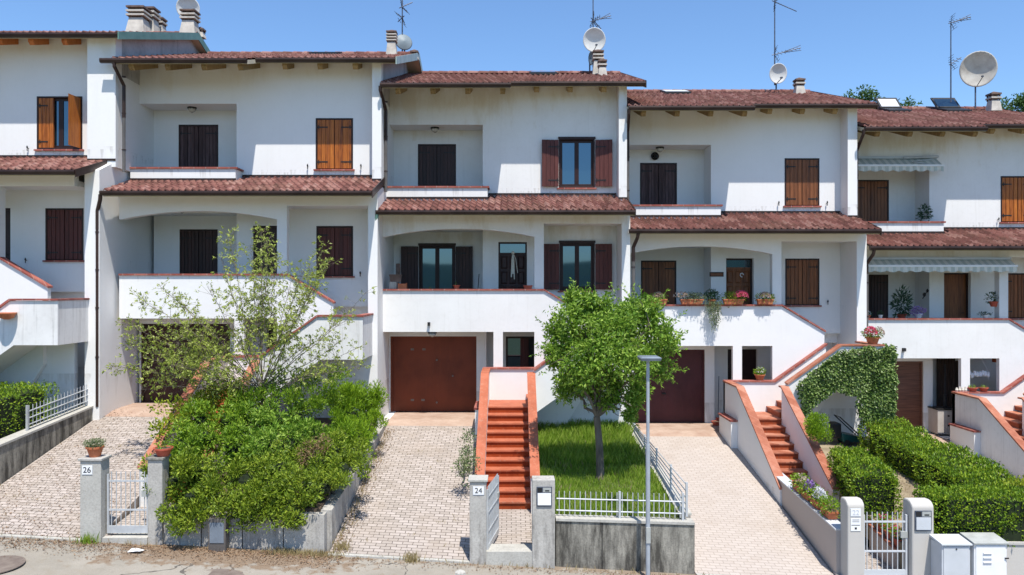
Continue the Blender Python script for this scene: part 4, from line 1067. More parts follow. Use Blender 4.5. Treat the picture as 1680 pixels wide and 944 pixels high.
# ---------------------------------------------------------------- gate pillars
def number_text(s, x, y, z, size, parent, mat='iron_black'):
    cu = bpy.data.curves.new('number_text', 'FONT'); cu.body = s; cu.size = size; cu.extrude = .002; cu.align_x = 'CENTER'; cu.align_y = 'CENTER'
    o = bpy.data.objects.new('number', cu); COL.objects.link(o); cu.materials.append(MATS[mat])
    root = parent
    while root.parent: root = root.parent
    o.parent = parent; o.location = (x - root.location.x, y - root.location.y, z + CZ - root.location.z); o.rotation_euler = (math.radians(90), 0, 0)
    return o
def pillar(x0, x1, y0, dep, zt, label, mat, cap=None, plate=None, box=None, notice=False, bev=.012, round_top=False):
    xc = (x0 + x1) / 2; zf = zs_street(xc) - .15
    root = thing('gate_pillar', label, 'pillar', (xc, y0 + dep / 2, zf), 'gate pillars along the street')
    m = MB()
    if round_top:
        h = .10; m.prism_x([(y0, zf), (y0, zt - h), (y0 + .03, zt - .06), (y0 + .09, zt - .015), (y0 + dep / 2, zt), (y0 + dep - .05, zt - .01), (y0 + dep, zt - .05), (y0 + dep, zf)], x0, x1)
        m.obj('shaft', mat, root, bevel=.03)
    else:
        m.box(x0, x1, y0, y0 + dep, zf, zt - (.05 if cap else 0)); m.obj('shaft', mat, root, bevel=bev)
    if cap: MB().box(x0 - .03, x1 + .03, y0 - .03, y0 + dep + .03, zt - .049, zt).obj('capping', cap, root, bevel=.01)
    if plate:
        s, px0, px1, pz0, pz1 = plate
        P = MB().box(px0, px1, y0 - .012, y0 - .001, pz0, pz1).obj('number_plate', 'paint_white', root)
        MB().box(px0 - .008, px1 + .008, y0 - .006, y0 - .0005, pz0 - .012, pz1 + .006).obj('plate_rim', 'paint_grey', P)
        if s: number_text(s, (px0 + px1) / 2, y0 - .014, (pz0 + pz1) / 2, (pz1 - pz0) * .95, P, 'iron_black' if s != '22' else 'paint_grey')
    if notice:
        z0, z1, a, b = notice
        N = MB().box(a, b, y0 - .010, y0 - .001, z0, z1).obj('notice', 'paint_white', root)
        q = MB()
        for k, (f, w) in enumerate(((.86, .7), (.72, .7), (.45, .85))):
            zz = z0 + (z1 - z0) * f; ww = (b - a) * w / 2; cx = (a + b) / 2
            if k < 2: q.box(cx - ww, cx + ww, y0 - .012, y0 - .0095, zz - .004, zz + .004)
            else:
                xx = cx - ww
                while xx < cx + ww: q.box(xx, xx + .014, y0 - .012, y0 - .0095, zz - .008, zz + .008); xx += .02
        q.use('iron_black'); q.box((a + b) / 2 - .02, (a + b) / 2 + .02, y0 - .012, y0 - .0095, z0 + .03, z0 + .07)
        q.obj('notice_text', 'steel_dark', N)
    if box:
        a, b, z0, z1, wh = box
        B = MB().box(a, b, y0 - .02, y0 - .001, z0, z1).obj('letterbox', 'steel_dark', root)
        zm = z0 + (z1 - z0) * .68
        MB().box(a + .02, b - .02, y0 - .035, y0 - .0205, z0 + .03, zm).obj('flap', wh, B)
        q = MB().use('black_plastic'); q.box(a + .02, a + (b - a) * .36, y0 - .03, y0 - .0205, zm + .02, z1 - .015)
        q.use('cabinet_lid'); q.box(a + (b - a) * .42, b - .02, y0 - .028, y0 - .0205, zm + .02, z1 - .015)
        q.use('black_plastic'); q.box(a + (b - a) * .55, b - .05, y0 - .03, y0 - .0285, zm + .035, zm + .06)
        q.obj('intercom', 'black_plastic', B)
    return root
pz = lambda v: (472 - v) * YF / F
pxx = lambda u: (u - 840) * YF / F
pillar(pxx(137), pxx(171), YF - .12, .32, pz(750), 'grey pillar with number plate 26 and a succulent pot on top', 'concrete_cap', 'concrete_pale', ('26', pxx(141), pxx(157), pz(776), pz(762)))
pillar(pxx(244), pxx(268), YF - .05, .30, pz(750), 'worn grey pillar half swallowed by the shrubs right of the closed gate', 'concrete_pale', 'concrete_stained')
pillar(pxx(771), pxx(798), YF - .12, .32, pz(784), 'slim concrete pillar with number plate 24', 'concrete_pale', 'concrete_cap', ('24', pxx(777), pxx(794), pz(809), pz(796)))
pillar(pxx(873), pxx(910), YF - .12, .34, pz(785), 'wide concrete pillar with steel letterbox beside the orange stairs', 'concrete_pale', None, None, (pxx(880), pxx(905), pz(828), pz(796), 'paper'))
pillar(pxx(1386), pxx(1414), YF - .12, .34, pz(818), 'smooth beige pillar with faded number plate and small notice', 'pillar_plaster', None, ('22', pxx(1391), pxx(1407), pz(844), pz(832)), None, (pz(868), pz(847), pxx(1391), pxx(1407)), round_top=True)
pillar(pxx(1491), pxx(1527), YF - .12, .36, pz(820), 'smooth beige pillar with grey letterbox left of the utility cabinets', 'pillar_plaster', None, None, (pxx(1495), pxx(1522), pz(868), pz(835), 'paint_grey'), round_top=True)

# gates
def gate(label, T, w, h, n, mat, bottom=.14, dense=False):
    o3 = T(w / 2, 0, 0); root = thing('metal_gate', label, 'gate', o3, 'small metal gates along the street')
    m = MB(T); m.box(0, .035, -.02, .02, 0, h); m.box(w - .035, w, -.02, .02, 0, h)
    m.box(.035, w - .035, -.018, .018, 0, bottom); m.obj('gate_frame', mat, root)
    for f in ((.38, .87) if not dense else (.3, .6, .85)):
        MB(T).box(.035, w - .035, -.014, .014, h * f, h * f + .03).obj('rail', mat, root)
    for k in range(n):
        x = .035 + (w - .07) * (k + .5) / n
        MB(T).tube([(x, 0, bottom), (x, 0, h + .05)], .011 if dense else .009, 6).obj('bar', mat, root)
    MB(T).box(w - .13, w - .0, -.03, .03, h * .62, h * .62 + .12).obj('lock', 'cabinet_lid', root)
zg2 = pz(876)
gate('closed light grey gate right of the pillar number 26', lambda x, y, z: (pxx(174) + x, YF + .05 + y, zg2 + z), pxx(242) - pxx(174), pz(779) - pz(876), 8, 'galvanised')
zg3 = pz(906); ca = math.atan2(1.22, .20)
gate('grey gate number 24 standing open, swung inwards to the stairs', lambda x, y, z: (pxx(799.5) + x * math.cos(ca) - y * math.sin(ca), YF + .0 + x * math.sin(ca) + y * math.cos(ca), zg3 + z), 1.15, pz(804) - pz(906), 15, 'galvanised', .12, True)
zg4 = pz(944)
gate('closed light grey gate between the two smooth beige pillars', lambda x, y, z: (pxx(1416) + x, YF + .02 + y, zg4 + z), pxx(1489) - pxx(1416), pz(845) - pz(944), 8, 'paint_grey', .10)
# thresholds
struct('gate_threshold', MB().box(pxx(172), pxx(245), YF - .1, YF + .35, zs_street(-7.4) - .2, pz(880)), 'concrete_cap')
struct('gate_threshold', MB().box(pxx(798), pxx(873), YF - .1, YF + .35, zs_street(0) - .2, pz(900) - .03), 'concrete_cap')
struct('gate_threshold', MB().box(pxx(1414), pxx(1491), YF - .1, YF + .35, zs_street(7) - .2, pz(948)), 'concrete_cap')

# ---------------------------------------------------------------- street furniture
x, y = pxx(1063) * 14.25 / YF, 14.25
root = thing('street_lamp', 'slim grey street lamp with flat square head', 'street lamp', (x, y, zs_street(x)))
zt = (472 - 590) * y / F; zmid = (472 - 730) * y / F
MB().tube([(x, y, zs_street(x) - .1), (x, y, zmid)], .042, 12).obj('lower_pole', 'pole_grey', root, smooth=False)
MB().tube([(x, y, zmid), (x, y, zt)], .031, 12).obj('pole', 'pole_grey', root)
MB().add(*(lambda a, b, c, d, e, f: ([(a + .02, c + .02, e), (b - .02, c + .02, e), (b - .02, d - .02, e), (a + .02, d - .02, e), (a, c, f - .02), (b, c, f - .02), (b, d, f - .02), (a, d, f - .02), (a + .03, c + .03, f), (b - .03, c + .03, f), (b - .03, d - .03, f), (a + .03, d - .03, f)],
    [(0, 3, 2, 1), (0, 1, 5, 4), (1, 2, 6, 5), (2, 3, 7, 6), (3, 0, 4, 7), (4, 5, 9, 8), (5, 6, 10, 9), (6, 7, 11, 10), (7, 4, 8, 11), (8, 9, 10, 11)]))(x - .17, x + .22, y - .22, y + .22, zt - .01, zt + .06)).obj('lamp_head', 'lamp_grey', root)
MB().box(x - .04, x + .04, y - .058, y - .03, pz(880), pz(855)).obj('inspection_hatch', 'cabinet_lid', root)
# utility cabinets
def cabinet(u0, u1, vt, Y0, dep, label, body, lid, vents):
    a, b = (u0 - 840) * Y0 / F, (u1 - 840) * Y0 / F; zt = (472 - vt) * Y0 / F; zf = zs_street(a) - .05
    root = thing('utility_cabinet', label, 'utility box', ((a + b) / 2, Y0 + dep / 2, zf))
    MB().box(a, b, Y0, Y0 + dep, zf, zt - .03).obj('cabinet_body', body, root, bevel=.012)
    MB().prism_x([(Y0 - .04, zt - .03), (Y0 + dep + .02, zt - .03 + .03), (Y0 + dep + .02, zt + .05), (Y0 - .04, zt)], a - .02, b + .02).obj('lid', lid, root, bevel=.006)
    d = MB().box(a + .03, b - .03, Y0 - .012, Y0 - .001, zf + .2 if not vents else zf, zt - .06).obj('door', body, root, bevel=.005)
    if vents:
        for k in range(3):
            MB().prism_x([(Y0 - .013, zt - .18 - k * .085), (Y0 - .035, zt - .20 - k * .085), (Y0 - .013, zt - .205 - k * .085)], a + .16, a + .32).obj('vent', 'paint_grey', d)
        MB().box(b - .05, b + .02, Y0 - .03, Y0 - .013, zt - .30, zt - .28).obj('latch', 'iron_black', d)
    else: MB().lathe(((a + b) / 2, Y0 - .012, zt - .10), [(.014, 0), (.014, .01)], 10, tilt=Matrix.Rotation(math.radians(90), 3, 'X')).obj('lock', 'iron_black', d)
cabinet(1545, 1592, 892, 14.1, .38, 'light grey utility cabinet right of the letterbox pillar', 'paint_grey', 'paint_grey', False)
cabinet(1598, 1652, 890, 14.1, .40, 'white utility cabinet with three louvres and grey lid', 'paint_white', 'cabinet_lid', True)
# metal meter post before the front wall of the second garden
a, b = pxx(349), pxx(377)
root = thing('meter_post', 'grey metal meter box on a stub post under the shrubs', 'utility box', ((a + b) / 2, YF - .2, zs_street(-5.6)))
MB().box(a, b, YF - .22, YF - .02, pz(900), pz(846)).obj('box_body', 'pipe_grey', root, bevel=.008)
MB().box(a + .03, b - .03, YF - .232, YF - .221, pz(885), pz(852)).obj('door', 'lamp_grey', root, bevel=.004)
MB().box(a - .01, b + .01, YF - .24, YF - .02, zs_street(-5.6) - .1, pz(900) - .001).obj('plinth', 'concrete_cap', root, bevel=.02)
# manhole and paper
def disc(name, label, cat, x, y, r, mat):
    m = MB(); m.lathe((x, y, zs_street(x) + .002), [(r, 0), (r, .012), (r - .03, .012), (r - .035, .006), (.01, .006)], 36)
    solo(name, m, mat, label, cat, (x, y, zs_street(x)))
x_, y_, _ = PX(345, 941, 13.0); disc('manhole_cover', 'rusty round manhole cover in front of the overgrown garden', 'manhole cover', -5.15, 12.95, .58, 'rust_metal')
disc('manhole_cover', 'dark round manhole cover at the left edge of the street', 'manhole cover', -8.95, 13.1, .5, 'rust_metal')
m = MB()
for k in range(2):
    m.add([(-7.10 + k * .08, 14.05, zs_street(-7) + .02), (-6.93 + k * .08, 14.02, zs_street(-7) + .05), (-6.90 + k * .08, 14.14, zs_street(-7) + .03), (-7.06 + k * .08, 14.17, zs_street(-7) + .06)], [(0, 1, 2), (0, 2, 3)])
solo('paper_scrap', m, 'paper', 'crumpled white paper scrap lying on the street', 'litter', (-7, 14.1, zs_street(-7)), fix=False)
m = MB(); m.lathe((-.95, 13.95, zs_street(-.95) - .02), [(.05, 0), (.11, .01), (.10, .06), (.04, .09)], 7)
solo('loose_stone', m, 'concrete_cap', 'pale loose stone on the street near gate 24', 'stone', (-.95, 13.95, zs_street(-.95)), fix=False)

# ---------------------------------------------------------------- wall lamps and small fittings
def ceiling_lamp(i, x, p, z, label):
    x_, y_, z_ = TR(i)(x, p, z)
    root = thing('ceiling_lamp', label, 'lamp', (x_, y_, z_), 'dome lamps under the porches')
    MB().lathe((x_, y_, z_ - .04), [(.13, .04), (.13, .0), (.12, -.0)], 16).obj('lamp_base', 'iron_black', root)
    MB().lathe((x_, y_, z_ - .04), [(.115, .0), (.10, -.06), (.055, -.10), (.01, -.115)], 16).obj('lamp_shade', 'lamp_glass', root, smooth=True)
    m = MB()
    for k in range(4):
        a = math.pi * k / 4; q = [(x_ + .12 * math.cos(a) * c, y_ + .12 * math.sin(a) * c, z_ - .04 - .12 * (1 - c * c)) for c in (-1, -.6, 0, .6, 1)]
        m.tube(q, .006, 4)
    m.obj('lamp_cage', 'iron_black', root)
ceiling_lamp(2, 1.33, -.45, 8.77, 'dome lamp under the second house upper balcony ceiling')
ceiling_lamp(3, 1.33, -.40, 8.77, 'dome lamp under the middle house upper balcony ceiling')
ceiling_lamp(4, 1.30, -.40, 8.77, 'dome lamp above the wreath on the fourth house balcony')
ceiling_lamp(2, 1.4, .4, 5.72, 'dome lamp under the arched porch of the second house')
ceiling_lamp(3, 1.4, .4, 5.72, 'dome lamp under the arched porch of the middle house')
ceiling_lamp(3, 1.4, 1.05, 2.60, 'dome lamp above the brown garage door')
def spot(i, x, z, label, cat='camera'):
    x_, y_, z_ = TR(i)(x, 1.14, z); root = thing('wall_spotlight', label, cat, (x_, y_, z_))
    MB().box(x_ - .035, x_ + .035, y_ - .12, y_ - .001, z_, z_ + .10).obj('lamp_body', 'iron_black', root)
    MB().box(x_ - .02, x_ + .02, y_ - .05, y_ - .002, z_ - .04, z_ - .001).obj('bracket', 'galvanised', root)
spot(3, 1.32, 2.78, 'small black spotlight on the parapet above the brown garage', 'spotlight')
spot(5, 1.38, 2.82, 'small black camera on the white wall right of the ivy', 'camera')
# shutter stops
def catch(i, x, z, p=0.0):
    x_, y_, z_ = TR(i)(x, p, z); m = MB(); m.tube([(x_, y_, z_), (x_, y_ - .07, z_), (x_, y_ - .07, z_ - .08)], .012, 5); m.lathe((x_, y_ - .07, z_), [(.02, 0), (.025, .03), (.005, .07)], 6)
    return m
for i, x, z, lab in ((2, 4.88, 6.95, 'left iron shutter catch below the bright orange shutters'), (2, 6.42, 6.95, 'right iron shutter catch below the bright orange shutters'),
                     (4, 4.9, 6.95, 'left iron shutter catch by the fourth house upper shutters'), (4, 6.4, 6.95, 'right iron shutter catch by the fourth house upper shutters'),
                     (1, 4.65, 6.9, 'iron shutter catch left of the ajar shutters'), (1, 4.6, 3.78, 'iron shutter catch left of the leftmost lower window'),
                     (4, 6.42, 3.88, 'iron shutter catch right of the fourth house lower window'), (2, 6.40, 3.85, 'iron shutter catch right of the second house lower window'),
                     (5, 5.0, 6.95, 'iron shutter catch left of the rightmost upper shutters')):
    m = catch(i, x, z); solo('shutter_catch', m, 'iron_black', lab, 'shutter catch', TR(i)(x, 0, z), 'iron shutter catches')

# ---------------------------------------------------------------- awnings (fifth house)
def awning(x0, x1, ptop, pfront, ztop, zfront, label, arm=False):
    T = TR(5); root = thing('awning', label, 'awning', T((x0 + x1) / 2, ptop, ztop), 'striped awnings on the rightmost house')
    m = MB(T); m.add([(x0, ptop, ztop), (x1, ptop, ztop), (x1, pfront, zfront), (x0, pfront, zfront), (x0, ptop, ztop - .012), (x1, ptop, ztop - .012), (x1, pfront, zfront - .012), (x0, pfront, zfront - .012)], [(0, 1, 2, 3), (7, 6, 5, 4), (0, 1, 5, 4), (1, 2, 6, 5), (2, 3, 7, 6), (3, 0, 4, 7)])
    m.obj('awning_cloth', 'awning_cloth', root)
    MB(T).box(x0 - .02, x1 + .02, pfront, pfront + .04, zfront - .03, zfront + .03).obj('front_bar', 'paint_white', root)
    MB(T).box(x0, x1, ptop - .02, ptop + .06, ztop, ztop + .07).obj('roller', 'paint_grey', root)
    m = MB(T); n = int((x1 - x0) / .03); vs = []; 
    for k in range(n + 1):
        x = x0 + (x1 - x0) * k / n; w = .012 * math.sin(k * .9); d = .12 + .05 * abs(math.sin(math.pi * (x - x0) / .36))
        vs += [(x, pfront + .02 + w, zfront - .02), (x, pfront + .02 + w * 1.5, zfront - .02 - d), (x, pfront + .012 + w, zfront - .02), (x, pfront + .012 + w * 1.5, zfront - .02 - d)]
    m.add(vs, [(4 * k, 4 * k + 4, 4 * k + 5, 4 * k + 1) for k in range(n)] + [(4 * k + 2, 4 * k + 3, 4 * k + 7, 4 * k + 6) for k in range(n)])
    m.obj('valance', 'awning_cloth', root, fix=False)
    if arm: MB(T).tube([(x1 - .15, ptop + .05, ztop - .02), (x1 - .9, (ptop + pfront) / 2 + .1, (ztop + zfront) / 2), (x1 - .25, pfront, zfront)], .022, 6).tube([(x1 - 1.1, ptop + .08, ztop + .02), (x1 + .02, ptop + .08, ztop + .06)], .04, 8).obj('folding_arm', 'galvanised', root)
awning(-.02, 3.02, .02, .42, 8.90, 8.62, 'folded pale striped awning over the upper balcony', True)
awning(-.02, 4.62, 1.20, 1.50, 5.62, 5.42, 'long pale striped awning hanging over the ground floor porch')

# ---------------------------------------------------------------- pots and plants
def pot_plant(name, label, x, y, z, r, h, potmat, fol, rad, n, L, W, petals=None, group=None, droop=0, square=None, cat='potted plant'):
    root = thing(name, label, cat, (x, y, z), group)
    m = MB().use(potmat)
    if square:
        w, d = square
        m.add([(x - w / 2 * .88, y - d / 2 * .8, z), (x + w / 2 * .88, y - d / 2 * .8, z), (x + w / 2 * .88, y + d / 2 * .8, z), (x - w / 2 * .88, y + d / 2 * .8, z), (x - w / 2, y - d / 2, z + h), (x + w / 2, y - d / 2, z + h), (x + w / 2, y + d / 2, z + h), (x - w / 2, y + d / 2, z + h)],
              [(0, 3, 2, 1), (0, 1, 5, 4), (1, 2, 6, 5), (2, 3, 7, 6), (3, 0, 4, 7)])
        m.box(x - w / 2 - .01, x + w / 2 + .01, y - d / 2 - .01, y + d / 2 + .01, z + h - .02, z + h + .012)
        m.use('soil'); m.box(x - w / 2 + .01, x + w / 2 - .01, y - d / 2 + .01, y + d / 2 - .01, z + h + .012, z + h + .016)
    else:
        m.lathe((x, y, z), [(r * .62, 0), (r * .92, h * .82), (r * 1.06, h * .82), (r * 1.08, h), (r * .95, h), (r * .9, h * .9)], 18)
        m.use('soil'); m.lathe((x, y, z + h * .9), [(r * .9, 0), (r * .9, .004)], 18)
    m.obj('pot', potmat, root, fix=False)
    if n:
        f = MB().use(fol); cx, cy, cz = x, y, z + h + rad[2] * .55
        for _ in range(n):
            u = rdir(); q = R() ** .5
            p = Vector((cx + u.x * rad[0] * q, cy + u.y * rad[1] * q, cz + u.z * rad[2] * q))
            if droop and u.z < .3 and R() < droop: p.z -= R() * rad[2] * 1.1
            if p.z < z + h and (p.x - x) ** 2 + (p.y - y) ** 2 < r * r * .6: p.z = z + h + R() * .04
            leaf(f, p, u + rdir() * .8 + Vector((0, 0, .2)), rdir(), L * U(.7, 1.3), W * U(.7, 1.3))
        f.obj('foliage', fol, root, fix=False)
    if petals:
        for pm, k, xs_ in petals:
            f = MB().use(pm)
            for _ in range(k):
                u = rdir(); u.z = abs(u.z); u.y = -abs(u.y)
                p = Vector((cx + (u.x * .5 + xs_) * rad[0], cy + u.y * rad[1] * .95, cz + u.z * rad[2]))
                leaf(f, p, u + rdir(), rdir() + u, L * .9, W * 1.3)
            f.obj('flowers', pm, root, fix=False)
    return root
x, y = (pxx(137) + pxx(171)) / 2, YF + .04
pot_plant('potted_plant', 'pale succulent in a terracotta pot on the pillar number 26', x, y, pz(750), .155, .20, 'terracotta', 'leaf_trail', (.2, .2, .09), 700, .035, .016)
pot_plant('potted_plant', 'wide red pot on the pillar beside the shrubs', pxx(264), YF + .1, pz(750), .17, .16, 'terracotta_red', 'leaf_weed', (.15, .15, .08), 60, .05, .03)
pot_plant('potted_plant', 'small terracotta pot with sprout on the middle porch coping', *TR(3)(2.10, 1.07, 3.83), .10, .11, 'terracotta_red', 'leaf_weed', (.05, .05, .04), 14, .05, .02)
pot_plant('flower_box', 'short red box at the column end of the middle porch coping', *TR(3)(4.15, 1.05, 3.83), .1, .09, 'terracotta_red', 'leaf_weed', (.1, .05, .03), 0, .05, .02, square=(.24, .14))
# middle porch left corner stack
x_, y_, z_ = TR(3)(.36, 1.0, 3.83)
solo('concrete_block', MB().box(x_ - .20, x_ + .02, y_ - .05, y_ + .12, z_, z_ + .20), 'concrete_pale', 'grey block at the left end of the middle porch coping', 'block', (x_, y_, z_), bevel=.01)
solo('wooden_crate', MB().use('terracotta').box(x_ + .05, x_ + .30, y_ - .05, y_ + .12, z_, z_ + .02).box(x_ + .05, x_ + .07, y_ - .05, y_ + .12, z_ + .02, z_ + .17).box(x_ + .28, x_ + .30, y_ - .05, y_ + .12, z_ + .02, z_ + .17).box(x_ + .07, x_ + .28, y_ - .05, y_ - .03, z_ + .02, z_ + .15).box(x_ + .07, x_ + .28, y_ + .10, y_ + .12, z_ + .02, z_ + .15), 'terracotta', 'small brown crate beside the grey block on the porch', 'crate', (x_ + .1, y_, z_))
pot_plant('planter', 'reddish planter box balanced on the block and crate', x_ - .02, y_ + .03, z_ + .201, .1, .20, 'chimney_brick', 'leaf_weed', (.1, .05, .03), 0, .05, .02, square=(.34, .17), cat='planter')
def broom(i, x, p, z, h, lean, label, head='wood_mid', shaft='iron_black'):
    x_, y_, z_ = TR(i)(x, p, z); root = thing('broom', label, 'broom', (x_, y_, z_))
    MB().tube([(x_, y_, z_), (x_ + lean, y_ + .12, z_ + h)], .013, 6).obj('shaft', shaft, root)
    return root, (x_, y_, z_)
b_, (bx, by, bz) = broom(3, .42, .75, 2.95, 1.28, -.06, 'upturned brown brush leaning in the corner of the middle porch')
MB().box(bx - .13, bx - .0, by + .08, by + .16, bz + 1.26, bz + 1.62).obj('bristles', 'chimney_brick', b_, bevel=.03)
b_, (bx, by, bz) = broom(3, 2.62, .6, 2.95, 1.32, .10, 'thin dark stick leaning against the middle porch wall')
b_, (bx, by, bz) = broom(4, 3.0, .1, .12, 1.45, .06, 'broom standing beside the maroon garage door', shaft='steel_dark')
MB().box(bx - .06, bx + .1, by - .04, by + .03, bz, bz + .18).obj('bristles', 'terracotta_red', b_)
pot_plant('potted_plant', 'low red pot at the foot of the broom', *TR(4)(2.85, .45, .12), .14, .13, 'terracotta_red', 'leaf_dark', (.1, .1, .05), 0, .05, .02)
# garland on the middle house door
x_, y_, z_ = TR(3)(3.72, .02, 4.9); root = thing('door_garland', 'cream cloth garland hanging on the middle entrance door', 'decoration', (x_, y_, z_))
m = MB()
for dx, dz, w in ((-.05, -.72, .022), (0, -.62, .026), (.04, -.78, .02), (.14, -.60, .01)):
    m.tube([(x_, y_, z_ + .02), (x_ + dx * .6, y_ - .02, z_ + dz * .3), (x_ + dx, y_, z_ + dz)], w, 6)
m.obj('ribbons', 'cloth_cream', root, fix=False)
MB().lathe((x_, y_ - .03, z_), [(.01, -.06), (.045, -.02), (.04, .04), (.01, .07)], 10).obj('knot', 'cloth_cream', root)
# fourth house: plaque, wreath, door ornament, wire wreath
x_, y_, z_ = TR(4)(2.98, 0, 4.74)
root = thing('wooden_plaque', 'long dark wooden plaque beside the fourth entrance door', 'plaque', (x_, y_, z_))
MB().box(x_ - .215, x_ + .215, y_ - .025, y_ - .001, z_ - .07, z_ + .07).obj('board', 'frame_dark', root)
MB().box(x_ - .19, x_ + .19, y_ - .031, y_ - .0255, z_ - .04, z_ + .04).obj('panel', 'wood_mid', root)
x_, y_, z_ = TR(4)(1.22, -.86, 8.56)
m = MB()
for k in range(8):
    a = k * math.pi / 8; m.tube([(x_ + .12 * math.cos(t) * math.cos(a), y_ - .05 + .02 * math.sin(3 * t), z_ + .12 * math.sin(t)) for t in [2 * math.pi * j / 12 for j in range(13)]], .012, 4)
for t in range(5): m.tube([(x_ + .03 * t * math.cos(q), y_ - .04, z_ + .03 * t * math.sin(q)) for q in [2 * math.pi * j / 12 for j in range(13)]], .010, 4)
solo('wire_wreath', m, 'iron_black', 'round black wicker wreath hanging below the fourth balcony lamp', 'wreath', (x_, y_, z_), fix=False)
x_, y_, z_ = TR(4)(3.80, -.10, 4.72)
m = MB(); m.tube([(x_ + .05 * math.cos(t), y_, z_ + .06 * math.sin(t)) for t in [2 * math.pi * j / 10 for j in range(9)]], .016, 6)
solo('door_knocker', m, 'pot_white', 'pale ring ornament hanging on the fourth entrance door', 'ornament', (x_, y_, z_), fix=False)

# flower boxes on the parapet of the fourth house
c4 = lambda x: TR(4)(x, 1.22, 3.835)
def fbox(x, w, rad, n, petals, label, fol='leaf_bush', droop=.5):
    x_, y_, z_ = c4(x)
    return pot_plant('flower_box', label, x_, y_, z_, .1, .14, 'terracotta', fol, rad, n, .05, .028, petals, 'flower boxes on the fourth porch parapet', droop, (w, .17), 'flower box')
fbox(.93, .5, (.30, .16, .13), 350, [('petal_faded', 160, 0)], 'leftmost faded flower box, half hidden by the tree')
fbox(1.92, .66, (.44, .17, .14), 700, [('petal_faded', 90, -.7)], 'flower box with yellow green leaves left of the trailing plant', 'leaf_trail', .3)
fbox(3.15, .60, (.40, .17, .16), 550, [('petal_pink', 240, .55)], 'flower box with pink and red flowers beside the trailing plant')
fbox(4.08, .46, (.30, .16, .13), 420, [('petal_faded', 220, 0)], 'pale pink bowl shaped flower box nearest the column')
x_, y_, z_ = c4(2.52)
root = pot_plant('trailing_plant', 'long trailing plant spilling down the white parapet', x_, y_, z_, .12, .14, 'terracotta', 'leaf_dark', (.22, .16, .2), 350, .06, .035, None)
m = MB().use('leaf_trail')
for k in range(46):
    a = U(-.24, .24); l = U(.35, 1.0) * (1 - abs(a - .02) * 1.6); q = Vector((x_ + a, y_ - .12 + U(-.04, .04), z_ + .1))
    for t in range(int(l / .022)):
        q = q + Vector((U(-.009, .009) - a * .006, U(-.006, .004), -.022)); leaf(m, q, rdir() + Vector((0, -.4, -.3)), rdir() + Vector((0, -1, 0)), .045, .022)
m.obj('trailing_stems', 'leaf_trail', root, fix=False)
pot_plant('potted_plant', 'terracotta pot on the ledge before the basement window', *TR(4)(3.93, 1.22, 1.60), .15, .17, 'terracotta', 'leaf_weed', (.17, .14, .13), 240, .06, .03, [('petal_white', 25, 0)])
x_, y_, z_ = TR(4)(6.72, 2.36, 2.745)
pot_plant('flower_box', 'round terracotta pot of pink flowers above the ivy', x_, y_, z_, .19, .20, 'terracotta', 'leaf_bush', (.30, .26, .18), 500, .05, .028, [('petal_pink', 260, -.25), ('petal_faded', 90, .4)], cat='flower pot')
# flower troughs along the beige wall
for k, (yy, pet, lab) in enumerate(((17.0, [('petal_faded', 60, 0)], 'leafy trough highest on the beige wall'), (16.5, [('petal_purple', 170, 0)], 'trough of purple pansies on the beige wall'), (16.0, [('petal_white', 170, 0)], 'trough of white petunias on the beige wall'), (15.45, None, 'green trough nearest the number pillar on the beige wall'))):
    zz = lin(14.6, -4.70, 21.1, -4.30)(0, yy) + .002
    pot_plant('flower_trough', lab, 6.43, yy, zz, .1, .15, 'terracotta', 'leaf_weed', (.20, .30, .16), 420, .06, .032, pet, 'flower troughs on the beige wall', .3, (.20, .46), 'flower trough')
for k, yy in enumerate((15.15, 15.5, 15.85)):
    zz = lin(14.6, -5.22, 17.2, -4.9)(0, yy) + .002
    pot_plant('potted_plant', ('nearest', 'middle', 'farthest')[k] + ' of the three red pots on the low planter wall behind the gate', 7.70, yy, zz, .12, .17, 'terracotta_red', 'leaf_weed', (.16, .16, .12), 160, .06, .03, [('petal_pink', 20, 0)], 'red pots on the planter wall')
# wall pot on the first house
x_, y_, z_ = (-830 * 18.6 / F, 18.62, -43 * 18.6 / F)
root = thing('wall_pot', 'half round terracotta pot hung on the leftmost landing wall', 'flower pot', (x_, y_, z_))
MB().lathe((x_, y_ + .0, z_), [(.05, -.14), (.15, -.10), (.20, 0), (.22, 0), (.22, .03), (.18, .03)], 16).obj('pot', 'terracotta', root, fix=False)
# fifth house porch odds and ends
pot_plant('potted_plant', 'dark leafy plant on the rightmost upper balcony', *TR(5)(2.55, .2, 6.84), .12, .1, 'pot_white', 'leaf_dark', (.20, .16, .30), 260, .10, .03)
pot_plant('potted_plant', 'tall dark fern standing on the rightmost ground floor porch', *TR(5)(1.62, .6, 3.78), .14, .16, 'terracotta_red', 'leaf_dark', (.26, .2, .55), 420, .16, .035)
pot_plant('potted_plant', 'purple leafed plant in a pale bowl on the rightmost porch', *TR(5)(1.98, .9, 3.83), .12, .13, 'pot_white', 'petal_purple', (.24, .15, .14), 240, .07, .03)
pot_plant('potted_plant', 'hanging red pot plant near the awning end column', *TR(5)(4.28, .95, 4.18), .14, .16, 'terracotta_red', 'leaf_dark', (.26, .16, .18), 200, .07, .03)
pot_plant('potted_plant', 'low white pots by the awning end column', *TR(5)(3.95, 1.07, 3.83), .09, .1, 'pot_white', 'leaf_dark', (.22, .08, .06), 120, .05, .025)
pot_plant('potted_plant', 'small pots at the left end of the rightmost porch coping', *TR(5)(.35, 1.07, 3.83), .07, .09, 'terracotta', 'leaf_dark', (.10, .08, .07), 110, .05, .025, [('petal_white', 14, 0)])
pot_plant('potted_plant', 'white pot second from the left on the rightmost porch coping', *TR(5)(.72, 1.07, 3.83), .07, .10, 'pot_white', 'leaf_dark', (.08, .08, .08), 60, .05, .025)
x_, y_, z_ = TR(5)(2.62, .02, 4.55); m = MB()
